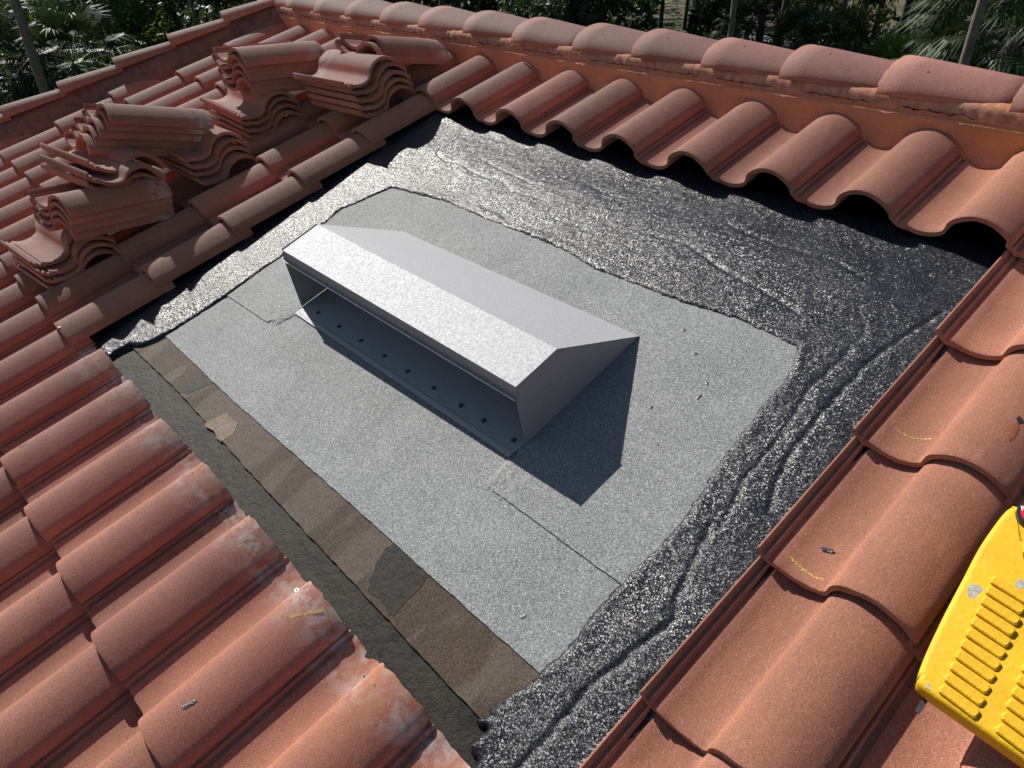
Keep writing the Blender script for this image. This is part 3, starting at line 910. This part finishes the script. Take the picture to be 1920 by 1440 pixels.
for key, (n, pos, ang, sp, offs) in STK.items():
    yaw, pi_, ro = map(rad, ang)
    R3 = Matrix.Rotation(yaw, 4, 'Z') @ Matrix.Rotation(pi_, 4, 'X') @ Matrix.Rotation(ro, 4, 'Y')
    for i in range(n):
        off = R3 @ Vector((offs[i][0], offs[i][1], sp * i))
        M = M_ROOF @ Matrix.Translation(Vector(pos) + off) @ R3 @ Matrix.Rotation(rad(rs.uniform(-.8, .8)), 4, 'Z')
        me = (TILES_H if (i == n - 1 or rs.random() < .3) else TILES)[rs.randrange(4)]
        o = obj('loose_roof_tile', me, None)
        o.matrix_world = M
        if i == n - 1: w_ = 'topmost tile'
        elif i == 0: w_ = 'bottom tile'
        else: w_ = ORD[i] + ' tile from the bottom'
        tag(o, w_ + ' of the ' + DESC[key][0], 'roof tile', DESC[key][1])

# ------------------------------------------------------------------ yellow kneeling pad
def yellow_material():
    m = NT('yellow_foam', 0.62, spec=0.35)
    c = m.mix(m.ramp(m.noise(14, 5, 0.6), [(0.35, 0.0), (0.7, 1.0)]), (0.5016, 0.2812, 0.0023), (0.6080, 0.3572, 0.0030))
    dirt = m.ramp(m.noise(20, 6, 0.7), [(0.60, 0.0), (0.70, 1.0)])
    c = m.mix(m.math('MULTIPLY', dirt, 0.25), c, (0.42, 0.26, 0.08))
    m.base(c)
    p = m.bump(m.noise(90, 4, 0.6), 0.35, 0.003)
    m.bump(m.noise(420, 2, 0.6), 0.4, 0.0015, p)
    return m.m
YEL = yellow_material()
PADZ = 0.135
pad = bpy.data.objects.new('kneeling_pad', None)
COL.objects.link(pad)
P0 = Vector((2.66, -1.05, 0.10))
pad.matrix_world = M_ROOF @ Matrix.Translation(P0)
tag(pad, 'yellow ribbed foam kneeling pad with grey scuffs and a round red badge', 'kneeling pad')
def pad_body():
    out = [(2.512, -1.222), (2.520, -1.236), (2.60, -1.243), (2.70, -1.250), (2.84, -1.258), (2.862, -1.24), (2.865, -1.05), (2.86, -0.86), (2.84, -0.835),
           (2.52, -0.838), (2.496, -0.842), (2.487, -0.848), (2.483, -0.88), (2.482, -0.95), (2.487, -1.02), (2.493, -1.10), (2.500, -1.17), (2.507, -1.215)]
    P = []
    n = len(out)
    for i in range(n):
        p0, p1, p2, p3 = (Vector(out[(i + k) % n]) for k in (-1, 0, 1, 2))
        for q in range(4):
            t = q / 4
            P.append(0.5 * ((2 * p1) + (p2 - p0) * t + (2 * p0 - 5 * p1 + 4 * p2 - p3) * t * t + (3 * p1 - p0 - 3 * p2 + p3) * t ** 3))
    c = sum(P, Vector((0, 0))) / len(P)
    rings = [(.992, .000), (1.0, .006), (1.002, .018), (1.0, .028), (.990, .0325), (.972, .0350), (.93, .0352), (.7, .0352), (.35, .0352)]
    V, F = [], []
    m = len(P)
    V = []
    for s, z in rings:
        for p in P:
            d = p - c
            ins = (1 - s)
            q = c + d * s
            V.append((q.x - P0.x, q.y - P0.y, z + .0008 * noise.noise((q.x * 40, q.y * 40, z * 100)) + 0.004 * math.sin((q.x - 2.5) * 9)))
    for k in range(len(rings) - 1):
        for i in range(m):
            j = (i + 1) % m
            F.append((k * m + i, k * m + j, (k + 1) * m + j, (k + 1) * m + i))
    F.append(tuple(reversed(range(m))))
    V.append((c.x - P0.x, c.y - P0.y, .0352)); ci = len(V) - 1; b0 = (len(rings) - 1) * m
    for i in range(m): F.append((b0 + i, b0 + (i + 1) % m, ci))
    return fix(mesh('foam_body', V, F, (YEL,), smooth=True))
obj('foam_body', pad_body(), pad)
def rib_mesh(L, Wd, H_):
    V, F = [], []
    prof = [(0, 0, 0), (.0, .0, .7), (.0022, .0022, 1.0)]
    for ix, (ins, ins2, h) in enumerate(prof):
        x0, x1, y0, y1 = ins, L - ins, ins2 * .8, Wd - ins2 * .8
        cr = .003
        for (x, y) in ((x0 + cr, y0), (x1 - cr, y0), (x1, y0 + cr), (x1, y1 - cr), (x1 - cr, y1), (x0 + cr, y1), (x0, y1 - cr), (x0, y0 + cr)):
            V.append((x, y, H_ * h))
    for k in range(2):
        for i in range(8):
            j = (i + 1) % 8
            F.append((k * 8 + i, k * 8 + j, (k + 1) * 8 + j, (k + 1) * 8 + i))
    F.append(tuple(16 + i for i in range(8)))
    return fix(mesh('rib', V, F, (YEL,)))
RIB = rib_mesh(.058, .0165, .0062)
for i in range(11):
    t = i / 10
    u = 2.541 - .020 * t; v_ = -1.230 + .2195 * t
    obj('rib', RIB, pad, Matrix.Translation((u - P0.x, v_ - P0.y, .0348 + .004 * math.sin((u + .02 - 2.5) * 9))) @ Matrix.Rotation(rad(-7), 4, 'Z'))
for i in range(-0, 11):
    u = 2.624 - .0020 * i; v_ = -1.236 + .0219 * i
    obj('rib', RIB, pad, Matrix.Translation((u - P0.x, v_ - P0.y, .0348 + .004 * math.sin((u + .02 - 2.5) * 9))) @ Matrix.Rotation(rad(-7), 4, 'Z'))
for i in range(0, 11):
    u = 2.707 - .0020 * i; v_ = -1.240 + .0219 * i
    obj('rib', RIB, pad, Matrix.Translation((u - P0.x, v_ - P0.y, .0348 + .004 * math.sin((u + .02 - 2.5) * 9))) @ Matrix.Rotation(rad(-7), 4, 'Z'))
SCUFF = simple('grey_scuff', (0.2736, 0.2584, 0.2280), 0.85, var=0.35, nscale=90, bump=.6, bscale=180)
def blob(name, u, v_, r, mat, par, z, st=1.0, sd=0):
    V, F = [(0, 0, .0009)], []
    n = 16
    for i in range(n):
        a = 2 * math.pi * i / n; rr = r * (1 + .45 * noise.noise((math.cos(a) * 2, math.sin(a) * 2, sd)))
        V.append((math.cos(a) * rr, math.sin(a) * rr * st, .0002)); F.append((0, 1 + i, 1 + (i + 1) % n))
    return obj(name, mesh(name, V, F, (mat,), smooth=True), par, loc=(u - P0.x, v_ - P0.y, z))
blob('scuff', 2.512, -1.038, .0115, SCUFF, pad, .0357, 1.25, 1)
blob('scuff', 2.529, -1.228, .005, SCUFF, pad, .0352, 1.2, 2)
blob('scuff', 2.559, -0.985, .007, SCUFF, pad, .0372, 1.4, 3)
blob('scuff', 2.598, -1.186, .003, SCUFF, pad, .0375, 1.3, 4)
# black strap stub showing under the lower edge
V_, F_ = box_data(2.527 - P0.x, 2.535 - P0.x, -1.262 - P0.y, -1.20 - P0.y, -.003, -.0008)
obj('strap', mesh('strap', V_, F_, (simple('black_webbing', (.02, .02, .02), .8),)), pad)
# the round red badge on the pad's upper corner
BD = Vector((2.515, -0.835, .0375 + .004)) - P0 + Vector((0, 0, .10))
V1, F1 = tube([(0, 0, -.004), (0, 0, .006), (0, 0, .0085)], [.029, .029, .0275], 40)
V2, F2 = tube([(0, 0, .0084), (0, 0, .0090)], [.0235, .0235], 40)
V3, F3 = join([(V1, F1), (V2, F2)])
RED = simple('red_badge', (0.48, 0.012, 0.03), 0.35, var=.12)
BLK = simple('black_plastic', (.012, .013, .014), .4, var=.2)
bd = obj('badge', mesh('badge', V3, F3, (BLK, RED), mi=[0] * len(F1) + [1] * len(F2)), pad, loc=(2.527 - P0.x, -0.850 - P0.y, .041))
WHT = simple('white_print', (.75, .73, .72), .5, var=.05)
parts = [box_data(0, .0014, 0, .009, 0, .0004), box_data(.0014, .006, .0076, .009, 0, .0004), box_data(.0014, .0048, .0038, .0052, 0, .0004)]
V4, F4 = join(parts)
obj('letter', mesh('letter', V4, F4, (WHT,)), bd, Matrix.Translation((-.0205, -.006, .0091)) @ Matrix.Rotation(rad(35), 4, 'Z'))

# ------------------------------------------------------------------ house body, back slope (mostly out of sight)
Mi = M_ROOF.inverted()
def world_mesh(name, verts, faces, mat):
    return obj(name, mesh(name, [tuple(Mi @ Vector(v_)) for v_ in verts], faces, (mat,)), house)
rz_ = (M_ROOF @ Vector((0, 0.56, 0.12)))
v, f = box_data(-5.2, 4.8, -4.6, 4.6, -6.3, -1.9)
world_mesh('wall', v, f, WALL)
world_mesh('far_roof_slope', [(-2.7, rz_.y, rz_.z - .02), (5.0, rz_.y, rz_.z - .02), (5.0, 6.2, -1.75), (-4.5, 6.2, -1.75), (-4.5, 6.2, -1.9), (5.0, 6.2, -1.9)], [(0, 1, 2, 3), (3, 2, 5, 4)], BACKT)
hA = M_ROOF @ Vector((-2.55, .5, .10)); hB = M_ROOF @ Vector((-4.1, -4.2, .05))
world_mesh('far_roof_slope', [tuple(hA), (-5.6, 6.2, -1.75), (-6.4, -4.6, -1.9), tuple(hB)], [(0, 1, 2, 3)], BACKT)

# ------------------------------------------------------------------ the ground and the woods beyond
GZ = -6.3
def ground_material():
    m = NT('ground', 0.95, spec=0.2)
    c = m.mix(m.ramp(m.noise(0.16, 6, 0.6), [(0.4, 0.0), (0.6, 1.0)]), (0.035, 0.040, 0.016), (0.085, 0.070, 0.040))
    c = m.mix(m.ramp(m.noise(1.5, 5, 0.7), [(0.5, 0.0), (0.75, 0.7)]), c, (0.11, 0.095, 0.055))
    m.base(c)
    m.bump(m.noise(8, 5, 0.6), 0.6, 0.05)
    return m.m
v = [(-260, -120, GZ), (160, -120, GZ), (160, 320, GZ), (-260, 320, GZ)]
tag(obj('ground', mesh('ground', v, [(0, 1, 2, 3)], (ground_material(),))), kind='structure')
LAWN = simple('lawn_grass', (0.085, 0.17, 0.02), 0.9, var=.3, nscale=2)
v = [(-46, 52, GZ + .02), (-42, 55, GZ + .02), (-46, 63, GZ + .02), (-51, 60, GZ + .02)]
tag(obj('lawn', mesh('lawn', v, [(0, 1, 2, 3)], (LAWN,))), kind='structure')
PATH = simple('pale_path', (0.34, 0.33, 0.31), 0.9, var=.2, nscale=2)
v = [(-46, 33, GZ + .024), (-20, 47, GZ + .024), (-21, 49.5, GZ + .024), (-48, 36, GZ + .024)]
tag(obj('path', mesh('path', v, [(0, 1, 2, 3)], (PATH,))), kind='structure')

def leaf_mat(name, c, c2, rough=0.5, trans=0.25):
    m = NT(name, rough, spec=0.22)
    rn = m.n('ShaderNodeNewGeometry').outputs['Random Per Island']
    m.base(m.mix(rn, c, c2))
    tr = m.t.nodes.new('ShaderNodeBsdfTranslucent'); mx = m.t.nodes.new('ShaderNodeMixShader')
    tr.inputs[0].default_value = (*[min(1, x * 1.6) for x in c2], 1)
    mx.inputs[0].default_value = trans
    out = m.t.nodes['Material Output']
    m.l(m.b.outputs[0], mx.inputs[1]); m.l(tr.outputs[0], mx.inputs[2]); m.l(mx.outputs[0], out.inputs[0])
    return m.m
PALM = leaf_mat('palm_leaf', (0.0104, 0.0224, 0.0064), (0.0336, 0.0512, 0.0176), 0.6, .12)
PALM_DRY = leaf_mat('dry_palm_leaf', (0.0806, 0.0634, 0.0346), (0.1382, 0.1094, 0.0634), 0.7, .1)
PALM_B = leaf_mat('young_palm_leaf', (0.0432, 0.0864, 0.0092), (0.0922, 0.1382, 0.0173), 0.4, .35)
LEAF_D = leaf_mat('dark_leaf', (0.0104, 0.0230, 0.0069), (0.0288, 0.0490, 0.0126))
LEAF_M = leaf_mat('green_leaf', (0.0230, 0.0490, 0.0069), (0.0634, 0.0979, 0.0162), .5, .35)
LEAF_F = leaf_mat('feathery_leaf', (0.0288, 0.0490, 0.0092), (0.0634, 0.0835, 0.0202), .6, .35)
BARK = simple('bark', (0.10, 0.083, 0.066), 0.95, var=.35, nscale=9, bump=.8, bscale=14)
BARK_D = simple('dark_bark', (0.040, 0.029, 0.024), 0.95, var=.3, nscale=9)

def fan_frond(rng, L, R_, droop, az, el):
    # petiole + fan of leaflets
    V, F = [], []
    d = Vector((math.cos(az) * math.cos(el), math.sin(az) * math.cos(el), math.sin(el)))
    side = d.cross(Vector((0, 0, 1))).normalized()
    upv = side.cross(d)
    tip = d * L
    tip.z -= droop * L
    w = .008
    V += [-side * w, side * w, tip + side * w * .6, tip - side * w * .6]; F.append((0, 1, 2, 3))
    n = 31
    dd = (tip.normalized() + Vector((0, 0, -droop * .7))).normalized()
    for i in range(n):
        a = (i / (n - 1) - .5) * rad(230)
        l = R_ * (1 - 0.35 * abs(a) / rad(115)) * rng.uniform(.85, 1.1)
        dirv = (dd * math.cos(a) + side * math.sin(a)).normalized()
        wv = dirv.cross(upv).normalized() * (R_ * .026)
        mid = tip + dirv * l * .55 + upv * .03
        end = tip + dirv * l + Vector((0, 0, -l * rng.uniform(.18, .45)))
        b = len(V)
        V += [tip, mid + wv, mid - wv, end]
        F += [(b, b + 1, b + 2), (b + 1, b + 3, b + 2)]
    return V, F
def fan_crown(seed, nf=46, L=1.0, R_=.70, low=-.9, high=1.35):
    rng = random.Random(seed)
    parts = []
    for i in range(nf):
        el = low + (high - low) * (i + .5) / nf
        parts.append(fan_frond(rng, L * rng.uniform(.8, 1.15), R_, .12 + .25 * (1 - (el - low) / (high - low)), i * 2.39996 + rng.uniform(-.3, .3), el + rng.uniform(-.12, .12)))
    return join(parts)
def leaf_cloud(seed, n, rx_, ry_, rz_2, size, blobs=9, aspect=.55, hang=0.0):
    rng = random.Random(seed)
    V, F = [], []
    cs = []
    for i in range(blobs):
        a = rng.uniform(0, 6.28); z = rng.uniform(-.9, .95); r = math.sqrt(max(0, 1 - z * z)) * rng.uniform(.35, .85)
        cs.append((Vector((math.cos(a) * r * rx_, math.sin(a) * r * ry_, z * rz_2 * .8)), rng.uniform(.28, .5)))
    for i in range(n):
        c, s = rng.choice(cs)
        d = Vector((rng.gauss(0, 1), rng.gauss(0, 1), rng.gauss(0, 1))).normalized() * s * rng.uniform(.65, 1.05)
        p = c + Vector((d.x * rx_, d.y * ry_, d.z * rz_2))
        nrm = (d + Vector((rng.uniform(-.7, .7), rng.uniform(-.7, .7), rng.uniform(0, .9)))).normalized()
        t = nrm.orthogonal().normalized(); t = Matrix.Rotation(rng.uniform(0, 6.28), 3, nrm) @ t
        if hang: t = (t * (1 - hang) + Vector((0, 0, -hang))).normalized()
        b = nrm.cross(t).normalized(); l = size * rng.uniform(.6, 1.3)
        k = len(V)
        V += [p - t * l, p + b * l * aspect * .5, p + t * l, p - b * l * aspect * .5]
        F.append((k, k + 1, k + 2, k + 3))
    return V, F
def bent_trunk(h, r0, r1, lean=(0, 0), n=9, seed=0, seg=9):
    pts, rd = [], []
    for i in range(n):
        t = i / (n - 1)
        pts.append((lean[0] * t + .04 * noise.noise((t * 3, seed, 0)) * h * .12, lean[1] * t + .04 * noise.noise((t * 3, seed, 7)) * h * .12, h * t))
        rd.append((r0 + (r1 - r0) * t) * (1 + .06 * noise.noise((t * 9, seed, 3))))
    return tube(pts, rd, seg)
CROWN_ME = {}
def palm(x, y, zc, scale, label, seed, young=False, lean=(0, 0), group=None, dry=True, nf=64):
    root = bpy.data.objects.new('palm_tree', None); COL.objects.link(root); root.location = (x, y, GZ)
    h = zc - GZ
    tv = bent_trunk(h, .17, .14, lean, seed=seed)
    obj('trunk', mesh('trunk', *tv, (BARK,), smooth=True), root)
    key = (seed % 4, young, nf)
    if key not in CROWN_ME: CROWN_ME[key] = mesh('palm_crown', *fan_crown(seed % 4 + 20, nf), (PALM_B if young else PALM,))
    c = obj('crown', CROWN_ME[key], root, Matrix.Translation((lean[0], lean[1], h)) @ Matrix.Rotation(seed * 1.3, 4, 'Z') @ Matrix.Scale(scale, 4))
    if dry:
        if 'dry' not in CROWN_ME: CROWN_ME['dry'] = mesh('dry_fronds', *fan_crown(77, 12, .7, .7, -1.45, -.8), (PALM_DRY,))
        obj('dry_fronds', CROWN_ME['dry'], root, Matrix.Translation((lean[0], lean[1], h - .1)) @ Matrix.Rotation(seed, 4, 'Z') @ Matrix.Scale(scale, 4))
    return tag(root, label, 'palm tree', group)
def tree(x, y, h, r, crown_z, crown_r, mat, label, seed, n=2600, size=.22, cat='tree', name='tree', lean=(0, 0), group=None, bark=BARK, hang=0.0, flat=1.0, share=None, blobs=10):
    root = bpy.data.objects.new(name, None); COL.objects.link(root); root.location = (x, y, GZ)
    obj('trunk', mesh('trunk', *bent_trunk(h, r, r * .45, lean, seed=seed), (bark,), smooth=True), root)
    if crown_r > 0:
        # limbs
        rng = random.Random(seed)
        limbs = []
        for i in range(6):
            a = rng.uniform(0, 6.28); z0 = max(crown_z - GZ - crown_r * .6, 1.0) + i * crown_r * .15
            z0 = min(z0, h * .95)
            e = (math.cos(a) * crown_r * .7, math.sin(a) * crown_r * .7, z0 + crown_r * .5)
            limbs.append(tube([(lean[0] * z0 / h, lean[1] * z0 / h, z0), e], [r * .3, r * .1], 5))
        obj('limbs', mesh('limbs', *join(limbs), (BARK_D,)), root)
        key = share or (seed, n)
        if key not in CROWN_ME: CROWN_ME[key] = mesh('tree_crown', *leaf_cloud(seed, n, crown_r, crown_r, crown_r * flat, size, hang=hang, blobs=blobs), (mat,))
        obj('crown', CROWN_ME[key], root, Matrix.Translation((lean[0] * .9, lean[1] * .9, crown_z - GZ)))
    return tag(root, label, cat, group)

palm(-25.0, 4.3, -2.95, 1.4, 'round fan palm left of the roof beside the leaning grey trunk', 1)
palm(-27.0, 2.17, -3.4, 2.0, 'dark fan palm cut by the left edge of the picture', 2)
palm(-25.2, 3.28, -4.7, 1.3, 'low fan palm below the leaning grey trunk at left', 3, dry=False)
tree(-22.6, 2.8, 14, .15, 6.5, 2.8, LEAF_D, 'tall bare grey trunk leaning in front of the palms at upper left', 5, n=1500, size=.35)
tree(-33.3, 7.9, 7.5, .14, -3.0, 2.4, LEAF_M, 'sunlit green broadleaf tree right of the round fan palm', 6, n=7000, size=.13, blobs=16)
tree(-38.3, 5.7, 8, .16, -2.6, 3.0, LEAF_M, 'green bushy tree behind the leaning trunk at far left', 7, n=7000, size=.15, blobs=16)
tree(-24.0, 8.0, 6.5, .10, -3.1, 1.5, LEAF_D, 'small dark broadleaf tree low behind the left hip caps', 8, n=3500, size=.13)
tree(-36, 12.5, 15, .16, -1.6, 3.2, LEAF_D, 'dark dense tree above the middle of the hip caps', 9, n=6500, size=.18, blobs=16)
tree(-32, 15.5, 15, .14, -2.4, 2.6, LEAF_D, 'dark dense tree above the corner where hip and ridge meet', 10, n=5500, size=.17, blobs=14)
palm(-2.88, 17.2, -1.35, 1.45, 'large grey green fan palm at the upper right corner', 4, nf=84)
palm(-8.35, 29.8, -3.3, .95, 'bright green young palm left of the grey trunk at upper right', 6, young=True, dry=False)
palm(-8.75, 25.4, -3.75, .85, 'bright low palmetto just above the ridge at right', 7, young=True, dry=False)
palm(-10.9, 24.5, -3.4, 1.0, 'fan palm behind the ridge cap right of centre', 8, dry=False)
palm(-17.2, 30.0, -3.8, 1.1, 'fan palm beside the thin grey trunk over the middle of the ridge', 9, dry=False)
palm(-6.0, 23.0, -3.0, 1.1, 'fan palm between the grey trunk and the large corner palm', 10, dry=False)
palm(-12.8, 27.0, -3.5, 1.1, 'dull fan palm under the feathery green tree', 11)
palm(-26.2, 25.3, -3.7, .9, 'small pale fan palm behind the ridge left of centre', 12, dry=False)
tree(-2.95, 14.9, 14, .115, 7.5, 2.8, LEAF_D, 'tall bare grey trunk at the upper right', 15, n=1500, size=.35)
tree(-12.5, 21.4, 15, .12, 8, 3.0, LEAF_D, 'thin grey trunk rising over the middle of the ridge', 16, n=1500, size=.35)
tree(-27.9, 30.6, 9, .14, -2.6, 2.2, LEAF_F, 'feathery olive green tree behind the ridge left of centre', 17, n=8000, size=.12, hang=.5, blobs=16)
tree(-18.3, 34.5, 11, .14, -2.6, 2.3, LEAF_F, 'feathery bright cypress right of the thin grey trunk', 18, n=8000, size=.12, hang=.5, blobs=16)
tree(-13.4, 31.0, 11, .13, -2.6, 2.2, LEAF_F, 'tall feathery tree between the ridge centre and the far field', 19, n=8000, size=.12, hang=.6, blobs=16)
tree(-7.2, 36, 10, .15, -1.4, 2.6, LEAF_D, 'dark broad tree behind the bright young palm', 20, n=6500, size=.16, blobs=14)
tree(-1.0, 30, 10, .15, -1.6, 3.2, LEAF_D, 'dark tree behind the large corner palm', 21, n=6500, size=.18, blobs=14)
tree(-22.5, 22, 8, .12, -3.4, 1.9, LEAF_D, 'dark shrub like tree close behind the left half of the ridge', 22, n=4500, size=.14)

# bare trunks one can tell apart in the shaded wood and on the field
rt = random.Random(5)
trunk_spots = []
for i in range(46):
    t = i / 45
    az = rad(104 + 62 * t + rt.uniform(-.5, .5)); d = rt.uniform(34, 60)
    trunk_spots.append((2.6 + math.cos(az) * d, -2.1 + math.sin(az) * d))
POLE = mesh('trunk', *bent_trunk(15, .15, .08, (.3, .1), seed=3), (BARK_D,), smooth=True)
PCROWN = mesh('tree_crown', *leaf_cloud(91, 1900, 3.2, 3.2, 2.2, .34, blobs=12), (LEAF_D,))
for i, (x, y) in enumerate(trunk_spots):
    root = bpy.data.objects.new('slender_tree', None); COL.objects.link(root); root.location = (x, y, GZ)
    root.rotation_euler = (0, 0, rt.uniform(0, 6.28))
    s = rt.uniform(.75, 1.25)
    obj('trunk', POLE, root, Matrix.Scale(s, 4, (1, 0, 0)) @ Matrix.Scale(s, 4, (0, 1, 0)))
    obj('crown', PCROWN, root, Matrix.Translation((.3, .1, 10.5 + rt.uniform(-.5, 3))))
    tag(root, 'slender dark trunk standing in the shaded wood beyond the roof', 'tree', 'slender trees in the wood beyond the roof')
# undergrowth and the far-off edge of the wood read as one mass
def undergrowth():
    V, F = [], []
    rng = random.Random(8)
    for i in range(90000):
        az = rad(rng.uniform(100, 176)); d = rng.uniform(17, 50) if rng.random() < .55 else rng.uniform(50, 95)
        x, y = 2.6 + math.cos(az) * d, -2.1 + math.sin(az) * d
        if az < rad(122) and az > rad(112) and d > 42: continue          # the open field
        if az < rad(127.8) and az > rad(125.5) and d > 40: continue      # the lawn
        hh = (0.9 + 1.9 * max(0, noise.noise((x * .18, y * .18, 0)) + .35)) * (1.25 if d < 40 else 1.9)
        if az > rad(128) and d > 45: hh += 4.5 * rng.random()
        z = GZ + hh * rng.random() ** .5
        s = (.10 if d < 36 else .24) * rng.uniform(.7, 1.5)
        nrm = Vector((rng.gauss(0, 1), rng.gauss(0, 1), abs(rng.gauss(0, 1)) + .3)).normalized()
        t = nrm.orthogonal().normalized(); t = Matrix.Rotation(rng.uniform(0, 6.28), 3, nrm) @ t; b = nrm.cross(t)
        k = len(V); p = Vector((x, y, z))
        V += [p - t * s * 1.6, p + b * s * .5, p + t * s * 1.6, p - b * s * .5]; F.append((k, k + 1, k + 2, k + 3))
    return V, F
tag(obj('undergrowth', mesh('undergrowth', *undergrowth(), (LEAF_D,))), 'dark tangled undergrowth covering the floor of the wood beyond the roof', 'undergrowth', kind='stuff')
def far_wood():
    V, F = [], []
    rng = random.Random(9)
    for i in range(30000):
        az = rad(rng.uniform(92, 182)); d = rng.uniform(98, 112)
        x, y = 2.6 + math.cos(az) * d, -2.1 + math.sin(az) * d
        z = GZ + 15 * rng.random()
        s = rng.uniform(.4, .9)
        nrm = Vector((rng.gauss(0, 1), rng.gauss(0, 1), rng.gauss(0, 1))).normalized()
        t = nrm.orthogonal().normalized(); b = nrm.cross(t)
        k = len(V); p = Vector((x, y, z))
        V += [p - t * s * 1.5, p + b * s * .8, p + t * s * 1.5, p - b * s * .8]; F.append((k, k + 1, k + 2, k + 3))
    return V, F
tag(obj('far_wood', mesh('far_wood', *far_wood(), (LEAF_D,))), 'far dark edge of the wood behind the slender trunks', 'woodland', kind='stuff')
